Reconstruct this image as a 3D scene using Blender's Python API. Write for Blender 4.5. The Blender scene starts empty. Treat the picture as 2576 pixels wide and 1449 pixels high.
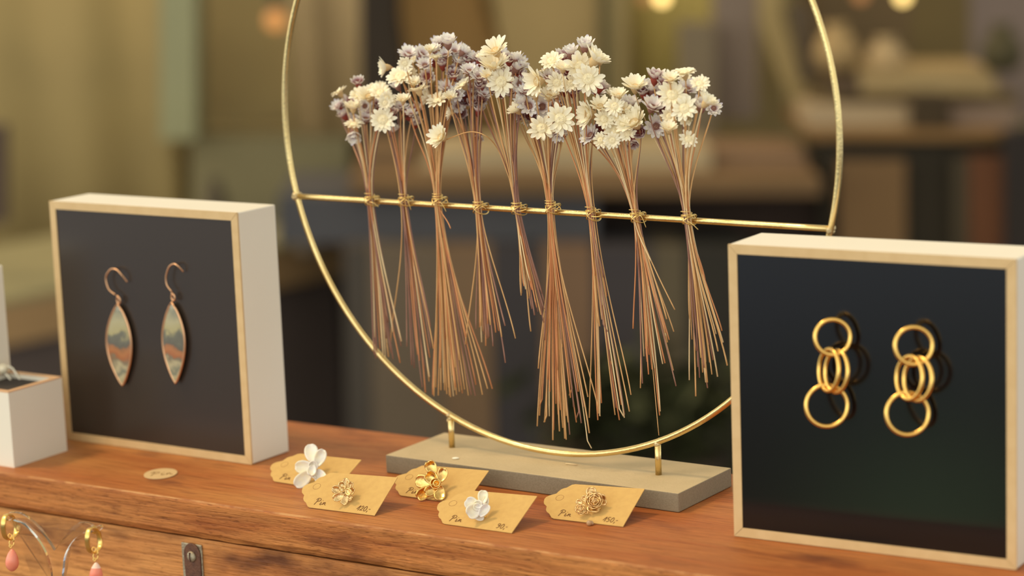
import bpy, bmesh, math, random
from mathutils import Vector, Matrix
from math import sin, cos, pi, radians, sqrt

sc = bpy.context.scene
COL = sc.collection
random.seed(11)

# ------------------------------------------------------------------ camera
F = 5964.39                       # focal length in pixels of the 2576x1449 frame
PITCH, ROLL, CH = 0.18012, -0.04138, 0.34654
FW = Vector((0, cos(PITCH), -sin(PITCH)))
R0 = Vector((1, 0, 0)); U0 = R0.cross(FW)
RT = cos(ROLL) * R0 + sin(ROLL) * U0
UP = -sin(ROLL) * R0 + cos(ROLL) * U0
CAM = Vector((0, 0, CH))
cd = bpy.data.cameras.new('camera'); cam = bpy.data.objects.new('camera', cd); COL.objects.link(cam)
cd.sensor_width = 36.0; cd.lens = F / 2576 * 36.0; cd.clip_start = 0.05; cd.clip_end = 60
m = Matrix((RT, UP, -FW)).transposed().to_4x4(); m.translation = CAM
cam.matrix_world = m
sc.camera = cam
cd.dof.use_dof = True; cd.dof.focus_distance = 1.282; cd.dof.aperture_fstop = 4.9
cd.dof.aperture_blades = 0

# ------------------------------------------------------------------ view, world, sun
sc.view_settings.view_transform = 'Standard'; sc.view_settings.look = 'None'
sc.view_settings.exposure = 0.0; sc.view_settings.gamma = 1.0
sc.view_settings.use_curve_mapping = False
sc.cycles.use_denoising = True

def lin(r, g, b, k=1.0):
    def f(c):
        c /= 255.0
        return c / 12.92 if c <= .04045 else ((c + .055) / 1.055) ** 2.4
    return (f(r) * k, f(g) * k, f(b) * k, 1.0)

w = bpy.data.worlds.new('street_daylight'); sc.world = w; w.use_nodes = True
nt = w.node_tree; nt.nodes.clear(); N = nt.nodes.new; L = nt.links.new
out = N('ShaderNodeOutputWorld'); bg = N('ShaderNodeBackground'); L(bg.outputs[0], out.inputs[0])
tc = N('ShaderNodeTexCoord'); sep = N('ShaderNodeSeparateXYZ'); L(tc.outputs['Generated'], sep.inputs[0])
rmp = N('ShaderNodeValToRGB'); mr = N('ShaderNodeMapRange')
mr.inputs[1].default_value = -1; mr.inputs[2].default_value = 1
L(sep.outputs[2], mr.inputs[0]); L(mr.outputs[0], rmp.inputs[0])
els = [(0.0, (.20, .15, .10)), (.33, (.08, .06, .04)), (.392, (.07, .055, .045)), (.412, (.42, .41, .42)), (.43, (.44, .41, .40)), (.47, (.72, .62, .49)), (.53, (1.15, .99, .77)),
       (.70, (.72, .57, .40)), (1.0, (.46, .34, .21))]
cr = rmp.color_ramp
cr.elements[0].position = els[0][0]; cr.elements[0].color = els[0][1] + (1,)
cr.elements[1].position = 1.0; cr.elements[1].color = els[-1][1] + (1,)
for p_, c_ in els[1:-1]:
    e_ = cr.elements.new(p_); e_.color = c_ + (1,)
# planting across the street: soft green masses below the horizon on the left behind the camera
dirg = N('ShaderNodeVectorMath'); dirg.operation = 'DOT_PRODUCT'
L(tc.outputs['Generated'], dirg.inputs[0]); dirg.inputs[1].default_value = Vector((-.757, -.592, -.265)).normalized()
mg = N('ShaderNodeMapRange'); mg.interpolation_type = 'SMOOTHSTEP'
mg.inputs[1].default_value = .9987; mg.inputs[2].default_value = 1.0; L(dirg.outputs['Value'], mg.inputs[0])
nz = N('ShaderNodeTexNoise'); nz.inputs['Scale'].default_value = 26; nz.inputs['Detail'].default_value = 1
L(tc.outputs['Generated'], nz.inputs['Vector'])
nr = N('ShaderNodeMapRange'); nr.inputs[1].default_value = .38; nr.inputs[2].default_value = .62; L(nz.outputs[0], nr.inputs[0])
mm = N('ShaderNodeMath'); mm.operation = 'MULTIPLY'; L(mg.outputs[0], mm.inputs[0]); L(nr.outputs[0], mm.inputs[1])
mix = N('ShaderNodeMix'); mix.data_type = 'RGBA'; L(mm.outputs[0], mix.inputs[0]); L(rmp.outputs[0], mix.inputs[6])
mix.inputs[7].default_value = (1.3, 1.8, .70, 1)
# open sky over the street, brightest to the left in front of the window
ds = N('ShaderNodeVectorMath'); ds.operation = 'DOT_PRODUCT'; L(tc.outputs['Generated'], ds.inputs[0]); ds.inputs[1].default_value = Vector((-.74, -.58, .34)).normalized()
ms = N('ShaderNodeMapRange'); ms.interpolation_type = 'SMOOTHSTEP'; ms.inputs[1].default_value = .25; ms.inputs[2].default_value = 1.0; ms.inputs[3].default_value = 0; ms.inputs[4].default_value = 1.0
L(ds.outputs['Value'], ms.inputs[0])
me_ = N('ShaderNodeMapRange'); me_.interpolation_type = 'SMOOTHSTEP'; me_.inputs[1].default_value = -.03; me_.inputs[2].default_value = .14; L(sep.outputs[2], me_.inputs[0])
mq = N('ShaderNodeMath'); mq.operation = 'MULTIPLY_ADD'; L(ms.outputs[0], mq.inputs[0]); L(me_.outputs[0], mq.inputs[1]); mq.inputs[2].default_value = 1.0
vs_ = N('ShaderNodeVectorMath'); vs_.operation = 'SCALE'; L(mix.outputs[2], vs_.inputs[0]); L(mq.outputs[0], vs_.inputs['Scale'])
vt = N('ShaderNodeVectorMath'); vt.operation = 'MULTIPLY'; L(vs_.outputs[0], vt.inputs[0]); vt.inputs[1].default_value = (.88, 1.06, 1.26)
L(vt.outputs[0], bg.inputs[0]); bg.inputs[1].default_value = 1.38

sd = bpy.data.lights.new('sun', 'SUN'); so = bpy.data.objects.new('sun', sd); COL.objects.link(so)
sd.energy = 1.45; sd.angle = radians(9); sd.color = (1.0, .74, .42)
SUN = Vector((-.44, .06, .80)).normalized()
so.rotation_euler = SUN.to_track_quat('Z', 'Y').to_euler()

# ------------------------------------------------------------------ geometry helpers
def ray(x, y): return FW + RT * ((x - 1288) / F) - UP * ((y - 724.5) / F)
def onZ(x, y, z=0.0):
    d = ray(x, y); return CAM + d * ((z - CH) / d.z)
def onY(x, y, Y):
    d = ray(x, y); return CAM + d * (Y / d.y)
def onP(x, y, P, n):
    d = ray(x, y); return CAM + d * ((P - CAM).dot(n) / d.dot(n))
def pxs(P): return (P - CAM).dot(FW) / F      # metres per pixel at a point
Z = Vector((0, 0, 1))
def axes(a): return Vector((cos(a), sin(a), 0)), Vector((-sin(a), cos(a), 0))

def put(name, bm, mats, parent=None, smooth=False, bevel=0, seg=2):
    me = bpy.data.meshes.new(name)
    bmesh.ops.recalc_face_normals(bm, faces=bm.faces)
    bm.to_mesh(me); bm.free()
    for mt in (mats if isinstance(mats, (list, tuple)) else [mats]): me.materials.append(mt)
    if smooth:
        for p in me.polygons: p.use_smooth = True
    o = bpy.data.objects.new(name, me); COL.objects.link(o)
    if bevel:
        b = o.modifiers.new('bevel', 'BEVEL'); b.width = bevel; b.segments = seg; b.limit_method = 'ANGLE'
    if parent is not None: adopt(o, parent)
    return o
def rootm(p):
    m_ = p.matrix_basis.copy()
    while p.parent is not None:
        m_ = p.parent.matrix_basis @ p.matrix_parent_inverse @ m_; p = p.parent
    return m_
def adopt(o, p):
    o.parent = p; o.matrix_parent_inverse = rootm(p).inverted()
def tag(o, label, cat, group=None):
    o['label'] = label; o['category'] = cat
    if group: o['group'] = group
    return o
def thing(name, loc, label, cat, group=None):
    o = bpy.data.objects.new(name, None); COL.objects.link(o); o.location = loc
    o.empty_display_size = .02
    return tag(o, label, cat, group)
def struct(o): o['kind'] = 'structure'; return o

def hexa(bm, O, a, b, c, mi=0):
    """box from corner O along vectors a, b, c"""
    v = [bm.verts.new(O + a * i + b * j + c * k) for k in (0, 1) for j in (0, 1) for i in (0, 1)]
    for f in ((0, 2, 3, 1), (4, 5, 7, 6), (0, 1, 5, 4), (2, 6, 7, 3), (0, 4, 6, 2), (1, 3, 7, 5)):
        bm.faces.new([v[i] for i in f]).material_index = mi
    return v
def tube(bm, pts, rad, n=8, closed=False, caps=True, mi=0, flat=None):
    pts = [Vector(p) for p in pts]; k = len(pts); rings = []
    def tan(i):
        if closed: return (pts[(i + 1) % k] - pts[i - 1]).normalized()
        return (pts[min(i + 1, k - 1)] - pts[max(i - 1, 0)]).normalized()
    t0 = tan(0); ref = Vector((0, 0, 1)) if abs(t0.z) < .9 else Vector((1, 0, 0))
    u = t0.cross(ref).normalized()
    for i in range(k):
        t = tan(i); u = (u - t * u.dot(t)).normalized(); v = t.cross(u)
        r = rad(i / max(k - 1, 1)) if callable(rad) else rad
        rings.append([bm.verts.new(pts[i] + (u * cos(2 * pi * j / n) + v * sin(2 * pi * j / n)) * r) for j in range(n)])
    for i in range(k if closed else k - 1):
        A, B = rings[i], rings[(i + 1) % k]
        off = 0
        if closed and i == k - 1:      # match twist
            off = min(range(n), key=lambda s: (A[0].co - B[s].co).length)
        for j in range(n):
            f = bm.faces.new((A[j], A[(j + 1) % n], B[(j + 1 + off) % n], B[(j + off) % n])); f.material_index = mi; f.smooth = True
    if caps and not closed:
        bm.faces.new(rings[0][::-1]).material_index = mi; bm.faces.new(rings[-1]).material_index = mi
def ball(bm, c, r, M=None, seg=12, mi=0):
    rr = bmesh.ops.create_uvsphere(bm, u_segments=seg, v_segments=max(6, seg // 2 + 2), radius=1)
    for v in rr['verts']:
        p = v.co * r if M is None else (M @ v.co) * r
        v.co = p + c
    for v in rr['verts']:
        for f in v.link_faces: f.material_index = mi; f.smooth = True
def prism(bm, pts, ext, mi=0):
    """extrude polygon pts (3D) along vector ext"""
    a = [bm.verts.new(p) for p in pts]; b = [bm.verts.new(p + ext) for p in pts]; n = len(pts)
    bm.faces.new(a).material_index = mi; bm.faces.new(b[::-1]).material_index = mi
    for i in range(n): bm.faces.new((a[i], a[(i + 1) % n], b[(i + 1) % n], b[i])).material_index = mi
def catmull(P, n=8, closed=False):
    P = [Vector(p) for p in P]; o = []; k = len(P)
    for i in range(k if closed else k - 1):
        if closed: a, b, c, d = P[i - 1], P[i], P[(i + 1) % k], P[(i + 2) % k]
        else: a, b, c, d = P[max(i - 1, 0)], P[i], P[i + 1], P[min(i + 2, k - 1)]
        for j in range(n):
            t = j / n
            o.append(.5 * ((2 * b) + (c - a) * t + (2 * a - 5 * b + 4 * c - d) * t * t + (3 * b - a - 3 * c + d) * t ** 3))
    if not closed: o.append(P[-1])
    return o

# ------------------------------------------------------------------ materials
def mat(name, base, rough=.6, metal=0.0, spec=.5, **kw):
    mt = bpy.data.materials.new(name); mt.use_nodes = True
    b = mt.node_tree.nodes['Principled BSDF']
    b.inputs['Base Color'].default_value = base if len(base) == 4 else (*base, 1)
    b.inputs['Roughness'].default_value = rough; b.inputs['Metallic'].default_value = metal
    b.inputs['Specular IOR Level'].default_value = spec
    for k, v in kw.items(): b.inputs[k.replace('_', ' ')].default_value = v
    return mt
def nodes(mt): return mt.node_tree, mt.node_tree.nodes.new, mt.node_tree.links.new, mt.node_tree.nodes['Principled BSDF']
def ramp(nw, stops, interp='LINEAR'):
    r = nw('ShaderNodeValToRGB'); c = r.color_ramp; c.interpolation = interp
    c.elements[0].position = stops[0][0]; c.elements[0].color = stops[0][1]
    c.elements[1].position = stops[-1][0]; c.elements[1].color = stops[-1][1]
    for p, q in stops[1:-1]:
        e = c.elements.new(p); e.color = q
    return r
def noisy(name, c1, c2, scale=40, rough=.7, bump=.1, bscale=None, stretch=(1, 1, 1), metal=0, spec=.5, lo=.35, hi=.65, detail=4, coord='Object'):
    mt = mat(name, c1, rough, metal, spec); t, nw, lk, b = nodes(mt)
    tcn = nw('ShaderNodeTexCoord'); mp = nw('ShaderNodeMapping'); mp.inputs['Scale'].default_value = stretch
    lk(tcn.outputs[coord], mp.inputs[0])
    n1 = nw('ShaderNodeTexNoise'); n1.inputs['Scale'].default_value = scale; n1.inputs['Detail'].default_value = detail
    lk(mp.outputs[0], n1.inputs['Vector'])
    r = ramp(nw, [(lo, c1), (hi, c2)]); lk(n1.outputs[0], r.inputs[0]); lk(r.outputs[0], b.inputs['Base Color'])
    if bump:
        n2 = nw('ShaderNodeTexNoise'); n2.inputs['Scale'].default_value = bscale or scale * 3; n2.inputs['Detail'].default_value = 3
        lk(mp.outputs[0], n2.inputs['Vector'])
        bp = nw('ShaderNodeBump'); bp.inputs['Strength'].default_value = bump; bp.inputs['Distance'].default_value = .001
        lk(n2.outputs[0], bp.inputs['Height']); lk(bp.outputs[0], b.inputs['Normal'])
    return mt

M_white = noisy('white_paint', (.80, .755, .66, 1), (.77, .725, .63, 1), 8, .55, .03, 900)
M_edge = noisy('plywood_edge', (.64, .46, .24, 1), (.60, .42, .21, 1), 120, .6, .1, 800)
M_black = mat('black_panel', (.004, .003, .0025), .16, 0, .5)
M_felt = mat('black_panel_left', (.033, .023, .017), .28, 0, .5)
M_brass = noisy('satin_brass', (.86, .67, .32, 1), (.74, .55, .24, 1), 60, .27, .12, 700, metal=1)
M_brass2 = noisy('weld_brass', (.80, .66, .40, 1), (.55, .42, .22, 1), 400, .45, .8, 900, metal=1)
M_gold = mat('gold', (.92, .62, .20), .30, 1)
M_wire = mat('gold_wire', (.85, .62, .24), .3, 1)
M_rose = mat('rose_gold', (.80, .46, .26), .35, 1)
M_card = noisy('kraft_card', (.62, .395, .13, 1), (.58, .36, .118, 1), 300, .8, .08, 1500)
M_ink = mat('brown_ink', (.16, .055, .018), .7)
M_score = mat('punch_score', (.36, .20, .07), .8)
M_steel = noisy('old_steel', (.42, .38, .28, 1), (.28, .22, .15, 1), 300, .5, .4, 800, metal=.6)
M_rust = noisy('rusty_iron', (.16, .07, .04, 1), (.10, .045, .03, 1), 250, .6, .3, 900, metal=.3)
M_pearl = mat('pearl', (.85, .76, .58), .2, .1, Coat_Weight=.5)
M_silver = mat('pale_silver', (.85, .80, .68), .28, 1)

# wood of the trunk: grain runs along the trunk's length (local x of the material mapping)
TA = -0.58102
def wood(name, tan, red, dark, s=1.0, seed=0.0, spots=0.55, pores=.8, haze_back_tint=(.84, .72, .72, 1)):
    mt = mat(name, tan, .48, 0, .22); t, nw, lk, b = nodes(mt)
    g = nw('ShaderNodeNewGeometry'); mp = nw('ShaderNodeMapping'); mp.vector_type = 'POINT'
    mp.inputs['Rotation'].default_value = (0, 0, -TA); mp.inputs['Location'].default_value = (seed, seed * .7, 0)
    lk(g.outputs['Position'], mp.inputs[0])
    mp2 = nw('ShaderNodeMapping'); mp2.inputs['Scale'].default_value = (1, 7, 7); lk(mp.outputs[0], mp2.inputs[0])
    n1 = nw('ShaderNodeTexNoise'); n1.inputs['Scale'].default_value = 5 * s; n1.inputs['Detail'].default_value = 5; n1.inputs['Distortion'].default_value = .6
    lk(mp2.outputs[0], n1.inputs['Vector'])
    r1 = ramp(nw, [(.32, red), (.62, tan)]); lk(n1.outputs[0], r1.inputs[0])
    mp3 = nw('ShaderNodeMapping'); mp3.inputs['Scale'].default_value = (1, 22, 22); lk(mp.outputs[0], mp3.inputs[0])
    n2 = nw('ShaderNodeTexNoise'); n2.inputs['Scale'].default_value = 32 * s; n2.inputs['Detail'].default_value = 6
    lk(mp3.outputs[0], n2.inputs['Vector'])
    r2 = ramp(nw, [(.30, (.62, .55, .50, 1)), (.52, (1, 1, 1, 1)), (.72, (1.12, 1.1, 1.05, 1))]); lk(n2.outputs[0], r2.inputs[0])
    mx = nw('ShaderNodeMix'); mx.data_type = 'RGBA'; mx.blend_type = 'MULTIPLY'; mx.inputs[0].default_value = 1
    lk(r1.outputs[0], mx.inputs[6]); lk(r2.outputs[0], mx.inputs[7])
    mp4 = nw('ShaderNodeMapping'); mp4.inputs['Scale'].default_value = (1, 2.4, 2.4); lk(mp.outputs[0], mp4.inputs[0])
    n3 = nw('ShaderNodeTexNoise'); n3.inputs['Scale'].default_value = 17; n3.inputs['Detail'].default_value = 4
    lk(mp4.outputs[0], n3.inputs['Vector'])
    r3 = ramp(nw, [(spots, (0, 0, 0, 1)), (spots + .16, (1, 1, 1, 1))]); lk(n3.outputs[0], r3.inputs[0])
    mx2 = nw('ShaderNodeMix'); mx2.data_type = 'RGBA'; lk(r3.outputs[0], mx2.inputs[0]); lk(mx.outputs[2], mx2.inputs[6])
    mx2.inputs[7].default_value = dark
    mp5 = nw('ShaderNodeMapping'); mp5.inputs['Scale'].default_value = (1, 9, 9); lk(mp.outputs[0], mp5.inputs[0])
    n5 = nw('ShaderNodeTexNoise'); n5.inputs['Scale'].default_value = 170; n5.inputs['Detail'].default_value = 2; lk(mp5.outputs[0], n5.inputs['Vector'])
    r5_ = ramp(nw, [(.30, (.55, .50, .46, 1)), (.42, (1, 1, 1, 1)), (.64, (1, 1, 1, 1)), (.74, (1.35, 1.3, 1.25, 1))]); lk(n5.outputs[0], r5_.inputs[0])
    mx5 = nw('ShaderNodeMix'); mx5.data_type = 'RGBA'; mx5.blend_type = 'MULTIPLY'; mx5.inputs[0].default_value = pores
    # haze painted in as a lighter left end; redder and darker at the back
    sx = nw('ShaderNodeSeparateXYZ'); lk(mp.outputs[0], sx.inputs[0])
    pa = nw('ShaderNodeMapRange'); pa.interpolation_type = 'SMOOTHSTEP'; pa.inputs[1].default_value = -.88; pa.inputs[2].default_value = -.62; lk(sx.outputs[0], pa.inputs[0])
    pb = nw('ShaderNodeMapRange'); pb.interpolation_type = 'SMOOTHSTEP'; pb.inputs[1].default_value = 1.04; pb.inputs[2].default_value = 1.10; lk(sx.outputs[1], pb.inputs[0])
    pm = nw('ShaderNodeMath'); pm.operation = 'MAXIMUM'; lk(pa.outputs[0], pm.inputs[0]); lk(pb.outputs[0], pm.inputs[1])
    pt = nw('ShaderNodeMix'); pt.data_type = 'RGBA'; pt.inputs[6].default_value = (1, 1, 1, 1); pt.inputs[7].default_value = haze_back_tint; lk(pm.outputs[0], pt.inputs[0])
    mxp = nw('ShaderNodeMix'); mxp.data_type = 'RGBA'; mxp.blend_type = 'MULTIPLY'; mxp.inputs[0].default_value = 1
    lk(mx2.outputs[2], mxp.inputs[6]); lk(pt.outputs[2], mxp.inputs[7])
    lk(mxp.outputs[2], mx5.inputs[6]); lk(r5_.outputs[0], mx5.inputs[7]); lk(mx5.outputs[2], b.inputs['Base Color'])
    bp = nw('ShaderNodeBump'); bp.inputs['Strength'].default_value = .5; bp.inputs['Distance'].default_value = .0010
    lk(n2.outputs[0], bp.inputs['Height'])
    bp2 = nw('ShaderNodeBump'); bp2.inputs['Strength'].default_value = .5 * pores; bp2.inputs['Distance'].default_value = .0005
    lk(n5.outputs[0], bp2.inputs['Height']); lk(bp.outputs[0], bp2.inputs['Normal']); lk(bp2.outputs[0], b.inputs['Normal'])
    return mt
M_lid = wood('trunk_lid_wood', (.52, .22, .066, 1), (.41, .125, .034, 1), (.20, .065, .026, 1), 1.0, .0, .60, .5)
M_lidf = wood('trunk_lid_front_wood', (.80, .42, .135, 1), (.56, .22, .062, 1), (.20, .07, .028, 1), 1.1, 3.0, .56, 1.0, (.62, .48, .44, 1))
M_body = wood('trunk_body_wood', (.76, .42, .14, 1), (.52, .22, .065, 1), (.16, .065, .026, 1), .9, 1.3, .52)
M_worn = noisy('worn_wood_edge', (.52, .26, .10, 1), (.34, .12, .04, 1), 60, .85, .3, 500, stretch=(1, 1, 1), lo=.4, hi=.6)

# ------------------------------------------------------------------ SHOP INTERIOR (far, out of focus)
KB = 1.15
def bm_(name, r, g, b, var=.12, rough=.8):
    a = lin(r, g, b, KB); c = tuple(min(1, x * (1 - var)) for x in a[:3]) + (1,)
    return noisy(name, a, c, 5, rough, 0)
FLOOR = -1.0
bm = bmesh.new(); hexa(bm, Vector((-5, .9, FLOOR - .05)), Vector((10, 0, 0)), Vector((0, 5.6, 0)), Vector((0, 0, .05)))
struct(put('floor', bm, noisy('shop_floor', lin(62, 52, 38), lin(50, 42, 30), 3, .6, 0)))
bm = bmesh.new(); hexa(bm, Vector((-5, 6.3, FLOOR)), Vector((10, 0, 0)), Vector((0, .12, 0)), Vector((0, 0, 2.9)))
struct(put('wall_back', bm, bm_('shop_wall', 193, 172, 119)))

def far(name, pts, Y, depth, mt, label=None, cat=None, parent=None, group=None, bevel=0):
    """a solid piece of shop furniture: its front outline stands at distance Y and runs back by depth"""
    P = [onY(x, y, Y) if y is not None else None for x, y in pts]
    for i, q in enumerate(P):
        if q is None:
            q = onY(pts[i][0], 1000, Y); P[i] = Vector((q.x, q.y, FLOOR))
    P = [Vector((p.x, p.y, max(p.z, FLOOR))) for p in P]
    bm = bmesh.new(); prism(bm, P, Vector((0, depth, 0)))
    o = put(name, bm, mt, parent, bevel=bevel)
    if label: tag(o, label, cat, group)
    return o
def rect(x0, y0, x1, y1): return [(x0, y0), (x1, y0), (x1, y1), (x0, y1)]
def far_curtain(name, x0, x1, y0, y1, Y, mt, label, waves=7, amp=.03):
    n = waves * 8; A = onY(x0, y0, Y); B = onY(x1, y0, Y); zb = FLOOR + .02 if y1 is None else onY(x0, y1, Y).z
    bm = bmesh.new(); rows = []
    for th in (0, .012):
        top = []; bot = []
        for i in range(n + 1):
            t = i / n; p = A.lerp(B, t); p.y = Y + th + amp * sin(2 * pi * waves * t + 1.3 * sin(5 * t))
            top.append(bm.verts.new(p)); bot.append(bm.verts.new(Vector((p.x, p.y, zb))))
        rows.append((top, bot))
    (t0, b0), (t1, b1) = rows
    for i in range(n):
        bm.faces.new((t0[i], t0[i + 1], b0[i + 1], b0[i])); bm.faces.new((t1[i], b1[i], b1[i + 1], t1[i + 1]))
        bm.faces.new((t0[i], t1[i], t1[i + 1], t0[i + 1])); bm.faces.new((b0[i], b0[i + 1], b1[i + 1], b1[i]))
    for i in (0, n): bm.faces.new((t0[i], b0[i], b1[i], t1[i]))
    return tag(put(name, bm, mt, smooth=True), label, 'curtain')

far_curtain('curtain', -1100, 398, -420, None, 6.0, bm_('olive_curtain', 146, 126, 80), 'olive tan curtain, the blurred backdrop on the far left', 7, .010)
far('cabinet', rect(402, -420, 492, 352), 5.75, .2, bm_('sage_paint', 142, 140, 106), 'tall narrow sage green cabinet hanging blurred beside the olive curtain', 'cabinet')
far('sideboard', rect(480, 345, 880, 640), 5.85, .35, bm_('sideboard_paint', 124, 114, 82), 'blurred grey olive sideboard behind the left of the brass hoop', 'sideboard')
far_curtain('curtain', 700, 902, -420, 470, 5.9, bm_('brown_curtain', 169, 143, 102), 'blurred brown curtain behind the left rim of the brass hoop', 2, .012)
far('cabinet', [(905, -420), (985, -420), (992, 60), (1015, 240), (1200, 300), (1200, None), (905, None)], 5.6, .4, bm_('dark_cabinet_wood', 39, 27, 11), 'dark brown cabinet blurred behind the third flower bunch', 'cabinet')
# long table running back on the left
A = onZ(-140, 905, -.60); B = onZ(885, 686, -.60); e_ = (B - A); Lt = e_.length; e_.normalize(); n_ = Z.cross(e_)
tb = thing('table', Vector((*((A + B) / 2 + n_ * .3).xy, FLOOR)), 'long blurred table with pale cloth running back on the left', 'table')
bm = bmesh.new(); hexa(bm, A, e_ * Lt, n_ * .62, Z * .085); put('apron', bm, bm_('table_wood_left', 156, 124, 84), tb)
bm = bmesh.new(); hexa(bm, A + Z * .086 , e_ * Lt, n_ * .62, Z * .012); put('table_cloth', bm, bm_('sage_cloth', 136, 128, 94), tb)
bm = bmesh.new(); hexa(bm, Vector((*(A + n_ * .03 + e_ * .02).xy, FLOOR)), e_ * (Lt - .04), n_ * .5, Z * (-.60 - FLOOR)); put('under_table_shade', bm, bm_('table_shade_dark', 85, 72, 67), tb)  # dark block that paints in the shade beneath the table
far('infill', rect(640, 640, 862, None), 5.62, .12, bm_('infill_grey', 84, 75, 68), 'dark grey slab standing in for shade, blurred behind the left side of the hoop', 'infill')  # grey slab added to stand in for shaded wall and floor beyond the table
# vases and boxes on it
def far_vase(x, y0, y1, w, Y, mt, label, group=None):
    a = onY(x, y0, Y); b = onY(x, y1, Y); h = a.z - b.z; r = w * pxs(a) / 2
    prof = [(0, .55), (.12, .85), (.4, 1), (.7, .75), (.85, .42), (1, .55)]
    bm = bmesh.new(); n = 16; rings = []
    for t, q in prof: rings.append([bm.verts.new(Vector((b.x + r * q * cos(2 * pi * j / n), Y + r * q * sin(2 * pi * j / n), b.z + h * t))) for j in range(n)])
    for i in range(len(rings) - 1):
        for j in range(n): bm.faces.new((rings[i][j], rings[i][(j + 1) % n], rings[i + 1][(j + 1) % n], rings[i + 1][j]))
    bm.faces.new(rings[0]); bm.faces.new(rings[-1])
    return tag(put('vase', bm, mt, smooth=True), label, 'vase', group)
far_vase(545, 448, 560, 70, 5.2, bm_('dark_glaze', 74, 64, 46), 'dark olive vase blurred above the left display box')
far_vase(780, 548, 640, 80, 5.2, bm_('pale_glaze', 128, 112, 92), 'small pale vase blurred just inside the left of the hoop')
far('chair_back', rect(-90, 318, 10, 560), 5.0, .05, bm_('dark_chair', 78, 62, 52), 'dark chair back blurred at the far left edge', 'chair')
# middle backdrop
far('wardrobe', [(985, -420), (1170, -420), (1215, 30), (1300, 250), (1300, None), (1010, None)], 6.0, .28, bm_('brown_wardrobe', 173, 133, 76), 'mid brown wardrobe blurred behind the tall flower bunches', 'wardrobe')
far('wall_panel', [(1175, -420), (1508, -420), (1508, 470), (1330, 470), (1262, 130)], 5.9, .06, bm_('tan_panel', 166, 140, 91), 'pale tan panel leaning blurred behind the middle flower bunches', 'panel')
far('post', rect(1508, -420, 1536, 480), 5.85, .05, bm_('olive_post', 92, 82, 50), 'thin dark olive post blurred right of the tan panel', 'post')
far('post', rect(1540, -420, 1578, 480), 5.85, .05, bm_('tan_post', 148, 128, 82), 'thin pale tan post beside the dark olive one', 'post')
far_curtain('curtain', 1578, 1785, -420, 480, 5.95, bm_('ochre_curtain', 178, 155, 84), 'ochre curtain blurred below the brightest bulb', 2, .010)
far('fabric_roll', rect(1712, 60, 1800, 480), 5.6, .1, bm_('grey_cloth', 112, 98, 76), 'grey brown roll of cloth blurred above the rightmost bunch', 'cloth')
far('fabric_roll', rect(1800, -420, 1905, 300), 5.7, .1, bm_('mauve_cloth', 124, 107, 93), 'mauve brown roll of cloth blurred left of the slanted board', 'cloth')
far('board', [(1896, -420), (1950, -420), (1968, 40), (2050, 270), (1995, 270), (1915, 60)], 5.5, .04, bm_('pale_board', 152, 130, 84), 'pale slanted board blurred just inside the right of the hoop', 'board')
far('board', [(1984, 10), (2036, 10), (2056, 205), (2018, 205)], 5.45, .04, bm_('dark_board', 76, 62, 44), 'short dark board blurred behind the right rim of the hoop', 'board')
# centre table
tb = thing('table', Vector((*onY(1450, 450, 5.2).xy, FLOOR)), 'long table with pale top blurred behind the flower stems', 'table')
far('table_top', rect(880, 450, 2066, 492), 5.0, .62, bm_('table_edge', 104, 78, 47), parent=tb)
far('drawer_unit', rect(700, 492, 1502, 612), 5.05, .4, bm_('slate_drawers', 69, 67, 70), parent=tb)
far('under_shelf', rect(1502, 492, 2066, None), 5.3, .1, bm_('near_black_wood', 52, 35, 24), parent=tb)
far('table_runner', [(1110, 376), (1790, 376), (1790, 428), (1050, 428)], 5.15, .3, bm_('cream_runner', 157, 138, 105), 'pale cream bolster lying on the centre table, blurred', 'bolster')
far('basket', rect(915, 380, 1046, 421), 5.2, .3, bm_('brown_basket', 104, 80, 52), 'brown basket blurred at the left end of the centre table', 'basket')
far('basket', rect(1794, 386, 2030, 421), 5.2, .3, bm_('red_brown_basket', 116, 90, 65), 'reddish brown basket blurred at the right end of the centre table', 'basket')
for k, (x0, x1, c, nm, lb) in enumerate([(862, 928, (66, 58, 50), 'crate', 'dark grey crate blurred at the left behind the hoop'),
        (928, 1108, (98, 83, 66), 'crate', 'grey brown crate blurred behind the second stem bunch'),
        (1108, 1236, (111, 86, 61), 'crate', 'light brown crate blurred behind the fourth stem bunch'),
        (1236, 1362, (53, 47, 48), 'crate', 'charcoal crate blurred between two brown ones'),
        (1362, 1492, (114, 86, 62), 'crate', 'light brown crate blurred behind the sixth stem bunch'),
        (1492, 1642, (55, 48, 49), 'crate', 'charcoal crate blurred behind the seventh stem bunch'),
        (1642, 1726, (86, 74, 54), 'crate', 'narrow olive brown crate blurred behind the eighth bunch'),
        (1726, 1880, (36, 31, 22), 'crate', 'darkest brown crate blurred left of the right display box')]):
    far(nm, rect(x0 + 1, 622, x1 - 1, None), 4.96, .3, bm_('crate_%d' % k, *c), lb, 'crate')
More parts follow.
